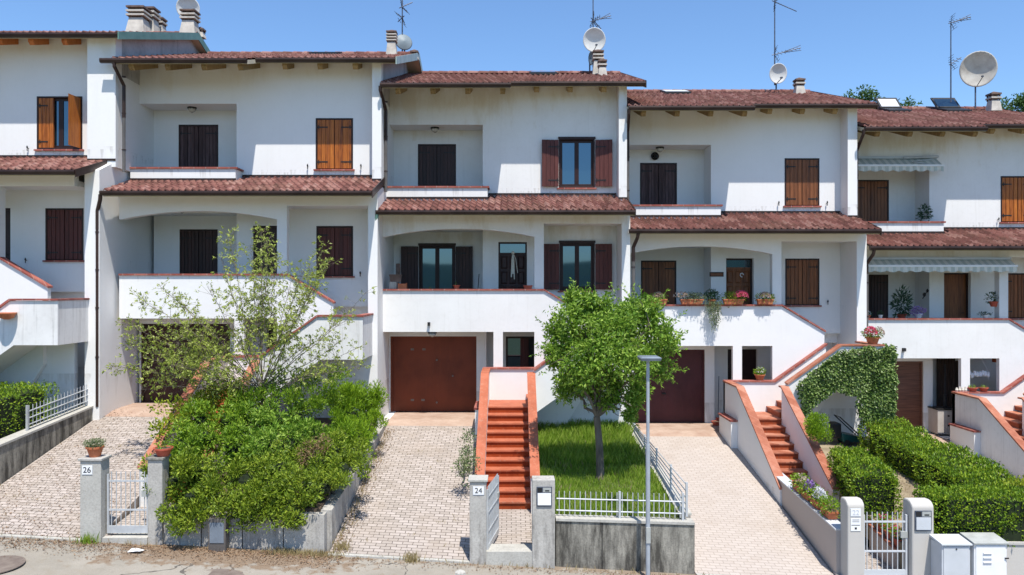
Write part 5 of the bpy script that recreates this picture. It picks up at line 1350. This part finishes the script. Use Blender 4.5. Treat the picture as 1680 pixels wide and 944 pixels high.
m.lathe((x_, y_ - .03, z_), [(.01, -.09), (.05, -.03), (.05, .02), (.01, .06)], 8); m.lathe((x_ + .1, y_ - .03, z_ + .12), [(.01, -.06), (.05, 0), (.01, .06)], 8); m.tube([(x_ - .05, y_ - .02, z_ - .14), (x_ + .1, y_ - .02, z_ + .12)], .018, 5)
solo('wall_ornament', m, 'iron_black', 'black cockerel shaped ornament left of the rightmost door', 'ornament', (x_, y_, z_), fix=False)
# laundry rack in the small window
x_, y_, z_ = TR(5)(3.88, .75, 1.72); z_ += .28; root = thing('drying_rack', 'small rack of drying white laundry in the basement opening', 'drying rack', (x_, y_, z_))
m = MB()
for dz in (0, .1): m.tube([(x_ - .38, y_, z_ + dz), (x_ + .38, y_, z_ + dz)], .008, 5)
for sx in (-1, 1): m.tube([(x_ + sx * .36, y_, z_ - .12), (x_ + sx * .36, y_, z_ + .14), (x_ + sx * .12, y_ + .1, z_ + .72)], .007, 5)
m.obj('rack', 'paint_white', root)
m = MB().use('paint_white')
for k in range(9):
    xx = x_ - .34 + k * .085; m.lathe((xx, y_ - .03, z_ + .08 + U(-.02, .06)), [(.01, -.12), (.05, -.08), (.045, .02), (.012, .06)], 7)
m.obj('laundry', 'cloth_cream', root, fix=False)
# pots on the coping of fifth stairs
for k, (xx, mt, lab) in enumerate(((3.05, 'cloth_cream', 'pale stone figurine group at the left end of the rightmost stair coping'), (3.45, 'terracotta_red', 'low red pot in the middle of the rightmost stair coping'), (3.78, 'terracotta_red', 'low red pot nearest the basement opening of the rightmost house'))):
    if k == 0:
        a_, b_, c_ = TR(5)(xx + .05, 1.25, 1.60); m = MB()
        for q in range(4): m.lathe((a_ - .14 + q * .09, b_, c_), [(.03, 0), (.045, .05), (.03, .09), (.02, .12 + .03 * (q % 2))], 7)
        solo('stone_figurine', m, 'cloth_cream', lab, 'ornament', (a_, b_, c_), fix=False)
    else: pot_plant('potted_plant', lab, *TR(5)(xx, 1.25, 1.60), .13, .12, mt, 'leaf_weed', (.1, .1, .05), 25, .05, .03)
# stove / cabinet beside the wooden garage door, curtain behind
x_, y_, z_ = TR(5)(3.05, .25, .12); root = thing('outdoor_stove', 'old enamel stove beside the wooden garage door', 'stove', (x_, y_, z_))
MB().box(x_ - .28, x_ + .34, y_ - .3, y_ + .25, z_ + .04, z_ + .80).obj('stove_body', 'stove_enamel', root, bevel=.01)
MB().box(x_ - .30, x_ + .36, y_ - .32, y_ + .27, z_ + .801, z_ + .84).obj('stove_top', 'iron_black', root)
MB().box(x_ - .02, x_ + .30, y_ - .315, y_ - .301, z_ + .22, z_ + .75).obj('oven_door', 'stove_enamel', root, bevel=.006)
m = MB()
for a_, b_ in ((.05, .62), (.24, .62), (.05, .32)): m.lathe((x_ + a_, y_ - .316, z_ + b_), [(.03, 0), (.03, .02)], 10, tilt=Matrix.Rotation(math.radians(90), 3, 'X'))
m.obj('knob', 'iron_black', root)
MB().tube([(x_ + .12, y_, z_ + .84), (x_ + .12, y_, z_ + 1.25)], [.06, .05], 10).tube([(x_ + .12, y_, z_ + 1.25), (x_ + .16, y_ + .05, z_ + 2.2)], .022, 8).obj('stovepipe', 'iron_black', root)
a_, b_, c_ = TR(5)(3.3, -.42, .12)
m = MB(); vs = []; n = 26
for k in range(n + 1):
    q = a_ - .02 + .62 * k / n; w = .03 * math.sin(k * 1.3); vs += [(q, b_ + w, c_), (q, b_ + w, c_ + 2.4), (q, b_ + w + .01, c_), (q, b_ + w + .01, c_ + 2.4)]
m.add(vs, [(4 * k, 4 * k + 4, 4 * k + 5, 4 * k + 1) for k in range(n)] + [(4 * k + 2, 4 * k + 3, 4 * k + 7, 4 * k + 6) for k in range(n)])
solo('door_curtain', m, 'curtain_brown', 'dark brown curtain hanging beside the stove', 'curtain', (a_, b_, c_), fix=False)

# lawnmower under the ivy
x_, y_ = 9.75, 21.8; z_ = g4(x_, y_)
root = thing('lawnmower', 'dark green lawnmower parked in the white arch below the ivy', 'lawnmower', (x_, y_, z_))
m = MB(); m.add([(x_ - .38, y_ - .22, z_ + .08), (x_ + .30, y_ - .22, z_ + .08), (x_ + .30, y_ + .22, z_ + .08), (x_ - .38, y_ + .22, z_ + .08), (x_ - .42, y_ - .2, z_ + .36), (x_ + .25, y_ - .18, z_ + .22), (x_ + .25, y_ + .18, z_ + .22), (x_ - .42, y_ + .2, z_ + .36)],
              [(0, 3, 2, 1), (4, 5, 6, 7), (0, 1, 5, 4), (1, 2, 6, 5), (2, 3, 7, 6), (3, 0, 4, 7)])
m.obj('mower_body', 'green_plastic', root, bevel=.05)
MB().box(x_ - .62, x_ - .40, y_ - .2, y_ + .2, z_ + .2, z_ + .62).obj('grass_box', 'black_plastic', root, bevel=.04)
for sx, sy in ((-.25, -.24), (.25, -.24), (-.25, .24), (.25, .24)):
    MB().lathe((x_ + sx, y_ + sy, z_ + .08), [(.08, -.02), (.08, .02)], 14, tilt=Matrix.Rotation(math.radians(90), 3, 'X')).obj('wheel', 'black_plastic', root)
MB().tube([(x_ + .2, y_ - .2, z_ + .2), (x_ - .45, y_ - .2, z_ + .8), (x_ - .45, y_ + .2, z_ + .8), (x_ + .2, y_ + .2, z_ + .2)], .018, 6).obj('handle', 'black_plastic', root)

# ---------------------------------------------------------------- ivy on the outer stair wall of the fourth house
def in_poly(x, z, P):
    c = False; n = len(P)
    for i in range(n):
        x1, z1 = P[i]; x2, z2 = P[(i + 1) % n]
        if (z1 > z) != (z2 > z) and x < (x2 - x1) * (z - z1) / (z2 - z1) + x1: c = not c
    return c
Yi = DD[4] - 2.5
Pp = [(1302, 634), (1325, 612), (1376, 574), (1460, 568), (1463, 600), (1466, 640), (1468, 686), (1440, 690), (1414, 692), (1408, 672), (1402, 654), (1385, 645), (1362, 644), (1345, 655), (1332, 668), (1318, 684), (1308, 655)]
P3 = [((u - 840) * Yi / F, (472 - v) * Yi / F) for u, v in Pp]
xa, xb = min(p[0] for p in P3), max(p[0] for p in P3); za, zb_ = min(p[1] for p in P3), max(p[1] for p in P3)
x_, y_, z_ = (xa + xb) / 2 + .8, Yi - .1, za
root = thing('ivy', 'dense dark ivy arching over the outer stair wall of the fourth house', 'ivy', (x_, y_, z_))
m = MB().use('leaf_ivy'); k = 0
from mathutils import noise as mn
while k < 11000:
    px_, pz_ = U(xa - .05, xb + .05), U(za - .06, zb_ + .05)
    j = mn.noise(Vector((px_ * 3, pz_ * 3, 0))) * .12
    if not in_poly(px_ + j, pz_ + j, P3): continue
    th = .16 + .10 * mn.noise(Vector((px_ * 2.1, pz_ * 2.1, 5)))
    leaf(m, (px_, Yi - th * R() ** .6 - .01, pz_), rdir() * .8 + Vector((0, -.6, -.35)), rdir() * .6 + Vector((0, -1, .4)), U(.045, .085), U(.04, .07)); k += 1
for _ in range(2600):   # the leg of ivy climbs round the pier as well
    px_ = xb - U(0, .75); yy = Yi + U(0, .9); pz_ = U(za, zb_)
    leaf(m, (px_ if R() < .3 else xb + U(-.06, .06), yy, pz_), rdir() + Vector((.5, -.3, -.3)), rdir() + Vector((1, -.5, .3)), U(.05, .085), U(.04, .07))
m.obj('foliage', 'leaf_ivy', root, fix=False)
m = MB().use('twig')
for k in range(9):
    q = Vector((xb - U(.05, .9), Yi - .03, za)); pts = [tuple(q)]
    for t in range(9): q = q + Vector((U(-.09, .06), 0, .19)); pts.append(tuple(q))
    m.tube(pts, .012, 5)
m.obj('stem', 'twig', root, fix=False)
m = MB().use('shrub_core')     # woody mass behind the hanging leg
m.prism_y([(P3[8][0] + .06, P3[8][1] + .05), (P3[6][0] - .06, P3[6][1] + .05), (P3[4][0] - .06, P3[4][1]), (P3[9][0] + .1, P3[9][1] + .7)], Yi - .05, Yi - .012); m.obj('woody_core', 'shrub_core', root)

# ---------------------------------------------------------------- hedges
def mk_hedge(label, pts, z0, z1, n, L, W, mat='leaf_hedge', cat='hedge', name='hedge', lump=.06):
    cx = sum(p[0] for p in pts) / 4; cy = sum(p[1] for p in pts) / 4
    m = MB(); hedge(m, pts, z0, z1, n, L, W, mat, lump=lump)
    return solo(name, m, mat, label, cat, (cx, cy, z0(cx, cy)), fix=False)
mk_hedge('clipped green hedge above the stained wall at the left edge', [(-14.2, 14.9), (-11.42, 14.9), (-11.42, 19.2), (-14.2, 19.2)], g1, lambda x, y: -2.48 + .03 * (y - 17) - .12 * max(0, -11.8 - x) * 0, 13000, .06, .032)
mk_hedge('squat rounded hedge block beside the lower steps of the fourth stairs', [(7.30, 16.25), (8.30, 16.25), (8.42, 18.7), (7.80, 18.7)], g4, lambda x, y: -3.93 - .25 * max(0, 16.6 - y), 9000, .055, .032, lump=.09)
mk_hedge('long clipped hedge between the fourth garden and the rightmost driveway', [(9.85, 15.6), (11.3, 15.6), (10.9, 21.3), (9.72, 21.3)], lambda x, y: g4(x, y) - .1, lin(16, -4.27, 21.3, -3.74), 21000, .06, .035, lump=.08)
mk_hedge('trimmed front hedge above the beige wall and the utility cabinets', [(8.10, YF - .02), (11.8, YF - .02), (11.8, YF + .75), (8.05, YF + .75)], lambda x, y: -4.95, lambda x, y: -3.98 - .02 * (x - 8), 13000, .055, .032)
mk_hedge('yellow green shrub showing above the front hedge at the right edge', [(10.2, 15.35), (11.8, 15.35), (11.8, 15.9), (10.2, 15.9)], g4, lambda x, y: -4.02, 3000, .06, .035, 'leaf_yellow', 'shrub', 'shrub', .1)

def bush(name, label, blobs, mat, n, L, W, cat='shrub', lift=.4, core=True, stem=True, group=None):
    bx = sum(b[0] for b in blobs) / len(blobs); by = sum(b[1] for b in blobs) / len(blobs); bz = min(b[2] - b[3] for b in blobs)
    root = thing(name, label, cat, (bx, by, bz), group)
    m = MB(); tot = sum(b[3] ** 2 for b in blobs)
    for (x, y, z, r) in blobs:
        rr = (r, r, r * .85)
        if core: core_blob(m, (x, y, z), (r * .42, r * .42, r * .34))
        m.use(mat); k = int(n * r * r / tot)
        # many small tufts over the blob give an uneven outline
        nt = max(7, int(r * r * 75))
        for _ in range(nt):
            u = rdir(); q = U(.45, 1.08); c = (x + u.x * rr[0] * q, y + u.y * rr[1] * q, z + u.z * rr[2] * q)
            blob_leaves(m, c, (U(.12, .20),) * 3, max(3, k // nt), L * U(.8, 1.15), W, lift, .35)
    m.obj('foliage', mat, root, fix=False)
    if stem:
        s_ = MB().use('twig')
        for b in blobs[::2]: s_.tube([(bx + U(-.1, .1), by, bz), ((bx + b[0]) / 2, (by + b[1]) / 2, (bz + b[2]) / 2 + .05), (b[0], b[1], b[2])], [.03, .02, .01], 5)
        s_.obj('stem', 'twig', root, fix=False)
    return root
def B(u, v, Y, rpx): x, y, z = PX(u, v, Y); return (x, y, z, rpx * Y / F)
# second garden
bush('shrub', 'bright shrub hanging over the front wall left of the meter box', [B(285, 790, 14.9, 34), B(320, 770, 15.0, 36), B(290, 835, 14.55, 22), B(315, 815, 14.6, 28), B(268, 772, 15.0, 24), B(300, 858, 14.45, 22), B(345, 800, 14.8, 28), B(335, 835, 14.5, 16)], 'leaf_bush', 10500, .08, .032)
bush('shrub', 'broad shrub over the front wall right of the meter box', [B(405, 790, 15.0, 40), B(450, 800, 14.9, 40), B(425, 830, 14.6, 30), B(475, 835, 14.6, 28), B(500, 800, 14.9, 36), B(390, 825, 14.65, 28), B(460, 770, 15.2, 40), B(450, 850, 14.45, 20), B(415, 850, 14.45, 18), B(490, 848, 14.45, 16), B(385, 845, 14.5, 18)], 'leaf_bush', 13500, .078, .031)
bush('shrub', 'bushy corner shrub above the middle driveway wall', [B(530, 800, 15.1, 34), B(560, 770, 15.6, 36), B(520, 760, 15.6, 34), B(545, 740, 16.0, 32), B(580, 745, 16.3, 28)], 'leaf_bush', 9000, .07, .028)
bush('shrub', 'dense shrub at the stair edge with darker leaves', [B(300, 730, 15.8, 34), B(340, 720, 16.0, 38), B(385, 735, 15.9, 40), B(330, 690, 16.6, 30), B(375, 690, 16.6, 34), B(295, 765, 15.4, 28)], 'leaf_weed', 9000, .085, .034)
bush('shrub', 'tangled middle shrub at the foot of the sapling', [B(430, 735, 16.0, 40), B(475, 730, 16.1, 38), B(515, 715, 16.6, 32), B(450, 690, 16.8, 36), B(410, 690, 16.8, 30), B(490, 685, 17.2, 28)], 'leaf_tree', 8500, .095, .036)
bush('shrub', 'yellowish shrub covering the second house stairs', [B(345, 655, 18.2, 22), B(375, 650, 18.0, 26), B(405, 660, 17.8, 28), B(370, 675, 17.4, 24)], 'leaf_yellow', 2600, .08, .035, core=False)
bush('juniper_bush', 'bright juniper standing tallest by the downpipe', [B(560, 660, 18.6, 28), B(590, 650, 19.2, 26), B(610, 665, 19.4, 20), B(575, 680, 18.4, 26), B(600, 690, 18.8, 24), B(598, 652, 19.0, 16), B(618, 648, 19.4, 12), B(575, 648, 18.8, 14)], 'leaf_juniper', 12000, .10, .022, lift=1.2)
bush('juniper_bush', 'lower juniper along the middle driveway wall', [B(585, 715, 17.4, 28), B(560, 715, 17.0, 26), B(600, 705, 18.0, 20), B(545, 700, 17.4, 24)], 'leaf_juniper', 7000, .10, .022, lift=1.1)
bush('weed_clump', 'loose light green shoots rising around the sapling stems', [B(400, 665, 16.9, 24), B(440, 650, 17.2, 26), B(480, 655, 17.3, 24), B(515, 660, 17.2, 24), B(535, 640, 17.6, 22), B(500, 625, 17.6, 20), B(550, 620, 17.8, 18), B(455, 625, 17.5, 18)], 'leaf_weed', 5200, .085, .03, core=False, lift=.9)
bush('weed_clump', 'leafy shoots over the terracotta coping of the buried stairs', [B(330, 655, 17.2, 20), B(318, 690, 16.6, 20), B(350, 640, 17.6, 16), B(385, 640, 17.6, 16)], 'leaf_yellow', 2000, .08, .035, core=False, lift=.8)
bush('shrub', 'small dry brownish bush among the green shrubs', [B(520, 735, 15.6, 16), B(505, 745, 15.4, 12)], 'leaf_dry', 1300, .05, .02, core=False, lift=.6)
bush('weed_clump', 'leafy weeds along the second house staircase coping', [B(265, 705, 16.3, 12), B(275, 690, 16.8, 12), B(290, 668, 17.2, 12), B(262, 668, 17.0, 7)], 'leaf_yellow', 500, .09, .045, core=False)
bush('juniper_bush', 'small upright juniper on the ivy side of the fourth stairs', [B(1342, 692, 18.9, 11), B(1338, 708, 18.8, 12), B(1350, 712, 18.9, 9), B(1336, 698, 18.9, 8)], 'leaf_juniper', 3500, .07, .02, lift=1.0)
bush('shrub', 'thin grey green shrub between the middle driveway and orange stairs', [B(766, 735, 18.0, 12), B(770, 760, 17.2, 14), B(762, 772, 17.0, 12), B(772, 715, 18.4, 8)], 'leaf_trail', 900, .07, .03, core=False)

# ---------------------------------------------------------------- trees
def limb(m, a, b, r0, r1, seg=5, wob=.06):
    a, b = Vector(a), Vector(b); pts = []
    for k in range(seg + 1):
        t = k / seg; p = a.lerp(b, t) + (rdir() * wob * math.sin(math.pi * t) if 0 < k < seg else Vector()); pts.append(tuple(p))
    m.tube(pts, r0, 7, r1); return pts
# lawn tree
Yt = 17.2
tb = PX(985, 792, Yt); tb = (tb[0], tb[1], g3(0, Yt) - .03)
root = thing('lawn_tree', 'round green tree with a grey trunk growing on the middle lawn', 'tree', tb)
m = MB().use('bark')
t1 = PX(983, 725, Yt); t2 = PX(979, 684, Yt)
m.tube([tb, (tb[0], tb[1], tb[2] + .12), t1, t2], [.13, .095, .082, .075], 10)
ends = [((940, 640), .2), ((925, 590), -.5), ((960, 570), -.2), ((1000, 600), .5), ((1020, 650), -.4), ((1050, 570), .1), ((1085, 575), .4), ((1000, 540), -.6), ((955, 520), .4), ((1065, 530), -.3), ((1040, 620), -.7)]
for (uv, dy) in ends:
    q = PX(*uv, Yt + dy); pts = limb(m, t2, q, .042, .012, 6, .10)
    for _ in range(5):
        s_ = Vector(pts[random.randint(3, 6)]); limb(m, s_, s_ + rdir() * .45 + Vector((0, 0, .1)), .014, .005, 3, .04)
m.obj('trunk', 'bark', root, fix=False)
cb = [(930, 520, -.2, 30), (952, 505, .3, 26), (958, 492, 0, 16), (990, 545, -.5, 38), (925, 560, .1, 28), (955, 590, -.6, 38), (918, 590, .0, 20), (1000, 585, -.8, 40), (1045, 535, .2, 36), (1062, 508, 0, 22), (1040, 505, .5, 20), (1085, 545, -.2, 30), (1100, 565, .2, 14), (1040, 595, -.6, 38), (1078, 600, .2, 28), (1008, 630, -.2, 26), (945, 628, .3, 24), (1035, 655, -.3, 15), (1052, 640, 0, 18), (970, 640, .4, 20), (990, 520, .4, 26), (1020, 560, .7, 34), (960, 550, .8, 34), (912, 540, .3, 16), (1000, 655, -.2, 18), (1020, 512, 0, 20), (1022, 530, -.5, 22), (925, 645, -.1, 14), (960, 615, -.7, 26), (1035, 680, -.2, 9), (985, 612, .7, 30), (1070, 570, .8, 30), (925, 625, -.2, 14), (985, 500, .2, 18), (940, 490, .2, 14), (905, 575, -.1, 10)]
m = MB().use('leaf_tree')
for u, v, dy, r in cb:
    x, y, z = PX(u, v, Yt + dy); rr = r * Yt / F
    for _ in range(int(20 + rr * rr * 300)):
        w = rdir(); q = R() ** .45; c = (x + w.x * rr * q, y + w.y * rr * q, z + w.z * rr * q * .92)
        blob_leaves(m, c, (.12, .12, .11), 13, .105, .043, -.1, .1)
for _ in range(150):     # ragged sprigs past the outline
    u, v, dy, r_ = random.choice(cb); x, y, z = PX(u, v, Yt + dy); w = rdir(); rr = r_ * Yt / F
    p = Vector((x, y, z)) + w * rr * .85; d = (w + Vector((0, 0, .35))).normalized()
    for q in range(9):
        pp = p + d * .045 * q; leaf(m, pp, rdir() + d * .6, rdir(), .085, .034); leaf(m, pp, rdir() + d * .6, rdir(), .075, .03)
m.obj('crown', 'leaf_tree', root, fix=False)

# sparse sapling of the overgrown garden
Ys = 17.2
base = PX(432, 690, Ys); base = (base[0], base[1], g2(0, Ys) - .02)
root = thing('sapling_tree', 'sparse young tree with thin stems and pale yellow green leaves', 'tree', base)
m = MB().use('twig'); lf = MB().use('leaf_sapling')
fork = PX(430, 640, Ys)
m.tube([base, PX(431, 690, Ys), fork], [.05, .042, .034], 7)
tips = [((374, 385), .5), ((362, 420), -.2), ((428, 375), .2), ((440, 395), -.4), ((410, 400), .1), ((455, 420), .3), ((500, 440), -.3), ((530, 405), .4), ((540, 430), .0), ((515, 470), -.5), ((478, 460), .6), ((560, 560), .3), ((600, 480), .6), ((600, 600), -.3), ((575, 520), .2), ((545, 610), -.2), ((590, 570), .7),
        ((340, 470), -.5), ((320, 540), .3), ((290, 490), .6), ((262, 470), .1), ((228, 490), -.3), ((205, 530), .3), ((215, 580), -.2), ((250, 620), .4), ((180, 600), .1), ((280, 600), -.5), ((300, 640), .2), ((330, 590), -.6), ((380, 480), -.5), ((395, 560), -.7), ((350, 620), -.4), ((250, 540), .6), ((310, 560), .0), ((420, 460), .8), ((380, 530), .5), ((200, 560), .4), ((230, 640), .1), ((470, 530), -.6), ((510, 560), -.3), ((260, 580), .0), ((285, 545), -.3)]
dense = {0, 2, 3, 4, 5, 6, 7, 8, 9, 20, 21, 22, 25, 26, 31, 33, 34, 36, 38}
for k, (uv, dy) in enumerate(tips):
    tip = Vector(PX(*uv, Ys + dy)); f = Vector(fork) + Vector((0, 0, U(-.25, .2)))
    mid = f.lerp(tip, .5) + Vector((0, 0, U(.0, .25) if uv[0] < 380 else U(-.1, .15))) + rdir() * .08
    P_ = []
    for t in range(11):
        s_ = t / 10; P_.append(f * (1 - s_) ** 2 + mid * 2 * s_ * (1 - s_) + tip * s_ * s_ + rdir() * .035 * math.sin(math.pi * s_))
    m.tube([tuple(p) for p in P_], .012, 5, .003)
    nl = 50 if k not in dense else 105
    low = uv[1] > 500
    for _ in range(nl):
        s_ = U(.30, 1.0) ** .8; p = P_[min(10, int(s_ * 10))].lerp(P_[min(10, int(s_ * 10) + 1)], U(0, 1))
        tw = p + rdir() * U(.06, .30) + Vector((0, 0, .05)); m.tube([tuple(p), tuple(tw)], .0035, 3, .002, caps=False)
        for _ in range(random.randint(4, 7)):
            leaf(lf, tw + rdir() * .03, rdir() * .8 + (tw - p).normalized() + Vector((0, 0, -.3)), rdir() + Vector((0, 0, .6)), U(.05, .10), U(.02, .036))
m.obj('stem', 'twig', root, fix=False); lf.obj('crown', 'leaf_sapling', root, fix=False)

# far trees behind the roofs
def far_tree(u, v, r, Y, label, n=2600, mat='leaf_far'):
    x, y, z = PX(u, v, Y); rr = r * Y / F; zf = -3.5
    root = thing('background_tree', label, 'tree', (x, y, zf), 'trees behind the row')
    m = MB().use('bark'); m.tube([(x, y, zf), (x + .1, y, z - rr)], .22, 7, .12)
    cl = []
    for _ in range(14):
        w = rdir(); c = Vector((x + w.x * rr * .8, y + w.y * rr * .8, z + w.z * rr * .75)); cl.append(c); limb(m, (x + .1, y, z - rr), c, .08, .02, 4, .1)
    m.obj('trunk', 'bark', root, fix=False)
    m = MB().use(mat)
    for c in cl:
        for _ in range(9):
            w = rdir(); blob_leaves(m, c + w * rr * .30, (.28, .28, .22), n // 126, .17, .085, .1, .1)
    m.obj('crown', mat, root, fix=False)
far_tree(1412, 176, 30, 42, 'bright green tree top rising in the dip between the two right roofs')
far_tree(1360, 186, 26, 44, 'tree top peeking over the fourth roof left of the dip', 2000)
far_tree(1480, 200, 34, 46, 'tree top behind the left open skylight', 2000)
far_tree(1655, 196, 34, 44, 'tree top right of the chimney on the rightmost roof', 2200)
far_tree(1700, 175, 26, 43, 'tree top at the right edge behind the rightmost roof', 2200)

# ---------------------------------------------------------------- grass and litter
m = MB().use('grass_blade')
def blade(m, x, y, z, h, w):
    a = U(0, 6.28); dx, dy = math.cos(a) * w, math.sin(a) * w; lx, ly = U(-.4, .4) * h, U(-.4, .4) * h
    m.add([(x - dx, y - dy, z), (x + dx, y + dy, z), (x + lx * .4 + dx * .7, y + ly * .4 + dy * .7, z + h * .6), (x + lx, y + ly, z + h)], [(0, 1, 2), (0, 2, 3)])
for _ in range(24000):
    x = U(.64, 3.26); y = YF + .3 + (21.6 - YF) * R(); z = g3(x, y)
    k = .5 + mn.noise(Vector((x * 1.3, y * 1.3, 0))); h = .07 + .20 * max(0, k) * R() + (.14 if y > 18.0 else 0) * R()
    blade(m, x, y, z - .01, h, .008)
tag(m.obj('lawn_grass', 'grass_blade', None, (2, 18, -4.3), fix=False), 'uneven green grass of the middle lawn', 'grass', kind='stuff')
m = MB().use('grass_dry')
for _ in range(2600):
    q = R()
    if q < .35: x, y = U(-4.6, -3.3) + U(-.2, .2), YF - .02 - abs(random.gauss(0, .12)); z = zs_street(x)
    elif q < .55: x, y = U(-12, 8), YF - .1 - abs(random.gauss(0, .05)); z = zs_street(x)
    elif q < .8: x, y = U(7.9, 9.6), U(15.2, 20.5); z = g4(x, y)
    else: x, y = -3.45 + abs(random.gauss(0, .10)), U(14.6, 20.8); z = dfs[3](x, y)
    blade(m, x, y, z, U(.03, .12), .006)
for _ in range(70):
    i_ = random.choice((2, 2, 3)); a_, b_ = drives[i_]; x0_, y0_ = a_ + (b_ - a_) * R() ** 1.8 if i_ == 3 else U(a_, b_), U(14.8, 19.5)
    for _ in range(7): x, y = x0_ + random.gauss(0, .05), y0_ + random.gauss(0, .04); blade(m, x, y, dfs[i_](x, y), U(.02, .06), .006)
for _ in range(900):
    x, y = U(.64, 3.26), U(YF + .3, 21.5)
    if mn.noise(Vector((x * 1.1, y * 1.1, 9))) > .12: blade(m, x, y, g3(x, y), U(.08, .24), .007)
tag(m.obj('dry_grass', 'grass_dry', None, (0, 15, -5), fix=False), 'dry straw grass along the kerbs and driveway edges', 'dry grass', kind='stuff')
m = MB().use('litter')
def lit(x, y, z, s=.035):
    leaf(m, (x, y, z + .006 + R() * .015), Vector((U(-1, 1), U(-1, 1), U(-.1, .3))), Vector((U(-.4, .4), U(-.4, .4), 1)), s * U(.6, 1.5), s * U(.3, .8))
for _ in range(9500):
    q = R()
    if q < .40: x = U(-11, -3.2); y = YF - .12 - abs(random.gauss(0, .32)); z = zs_street(x)
    elif q < .52: x = U(-3.3, 8); y = YF - .14 - abs(random.gauss(0, .2)); z = zs_street(x)
    elif q < .82: x = -11.0 + (3.0 * R() ** 1.2); y = YF + (6.3) * R() ** 1.3; z = dfs[2](x, y)
    elif q < .95: x = -3.48 + abs(random.gauss(0, .2)); y = U(YF, 21); z = dfs[3](x, y)
    else: x = U(8.2, 10); y = U(15.5, 20.8); z = g4(x, y)
    if -12 < x and zs_street(x) - .5 < z: lit(x, y, z)
tag(m.obj('leaf_litter', 'litter', None, (0, 15, -5), fix=False), 'dry brown leaves scattered over the street and left driveway', 'leaf litter', kind='stuff')
# small weeds at the foot of walls
for (x, y, lab, mt) in ((-3.3, 14.75, 'dry grass tuft at the corner of the pale front wall', 'grass_dry'), (-8.05, 14.45, 'small green weed at the foot of pillar 26', 'grass_blade'), (.25, 14.85, 'green weed tuft inside gate 24', 'grass_blade'), (-1.9, 14.45, 'small dry weed on the middle driveway lip', 'grass_dry')):
    m = MB().use(mt); z = zs_street(x)
    for _ in range(160): blade(m, x + random.gauss(0, .09), y + random.gauss(0, .06), z, U(.05, .22), .006)
    solo('weed_tuft', m, mt, lab, 'weed', (x, y, z), fix=False)

# ---------------------------------------------------------------- hills behind the camera (seen in the window panes)
m = MB(); n = 120; vs = []
for k in range(n + 1):
    a = 2 * math.pi * k / n; r = 1500
    kk = 60 - abs(60 - k); h = 62 + 34 * mn.noise(Vector((kk * .17, 1.3, 0))) + 12 * mn.noise(Vector((kk * .5, 5, 0)))
    for rr, hh in ((r - 500, -34), (r - 180, h * .45 - 10), (r, h), (r + 500, -34)): vs.append((rr * math.cos(a), rr * math.sin(a), hh))
m.add(vs, [(4 * k + j, 4 * k + j + 1, 4 * k + j + 5, 4 * k + j + 4) for k in range(n) for j in range(3)])
struct('hills', m, 'hill', smooth=True)

# ---------------------------------------------------------------- camera, light, world
cam = bpy.data.cameras.new('camera'); co = bpy.data.objects.new('camera', cam); COL.objects.link(co)
co.location = (0, 0, CZ); co.rotation_euler = (math.radians(90), 0, 0); cam.sensor_width = 36; cam.lens = F * 36 / 1680; cam.clip_end = 6000; cam.clip_start = .1
S.camera = co
sd = Vector((.33, -1, 2.34)).normalized()
sl = bpy.data.lights.new('sun', 'SUN'); so = bpy.data.objects.new('sun', sl); COL.objects.link(so)
so.rotation_euler = sd.to_track_quat('Z', 'Y').to_euler(); sl.energy = 4.7; sl.angle = math.radians(.53); sl.color = (1, .95, .865); so.location = (5, -10, 40)
w = bpy.data.worlds.new('World'); S.world = w; w.use_nodes = True; nt = w.node_tree
bg = nt.nodes['Background']; sky = nt.nodes.new('ShaderNodeTexSky'); sky.sky_type = 'NISHITA'; sky.sun_disc = False
sky.sun_elevation = math.asin(sd.z); sky.sun_rotation = math.atan2(sd.x, sd.y); sky.altitude = 200; sky.air_density = 1.0; sky.dust_density = .6; sky.ozone_density = 2.0
mxs = nt.nodes.new('ShaderNodeMix'); mxs.data_type = 'RGBA'; mxs.blend_type = 'MULTIPLY'; mxs.inputs[0].default_value = 1; mxs.inputs[7].default_value = (.69, .85, 1.0, 1)
nt.links.new(sky.outputs[0], mxs.inputs[6]); nt.links.new(mxs.outputs[2], bg.inputs[0]); bg.inputs[1].default_value = .15
S.view_settings.view_transform = 'Standard'; S.view_settings.look = 'None'; S.view_settings.gamma = 1; S.view_settings.exposure = 0.45
S.render.engine = 'CYCLES'; S.cycles.use_denoising = True; S.cycles.max_bounces = 6; S.cycles.diffuse_bounces = 3; S.cycles.glossy_bounces = 2; S.cycles.transmission_bounces = 2
S.cycles.sample_clamp_indirect = 8
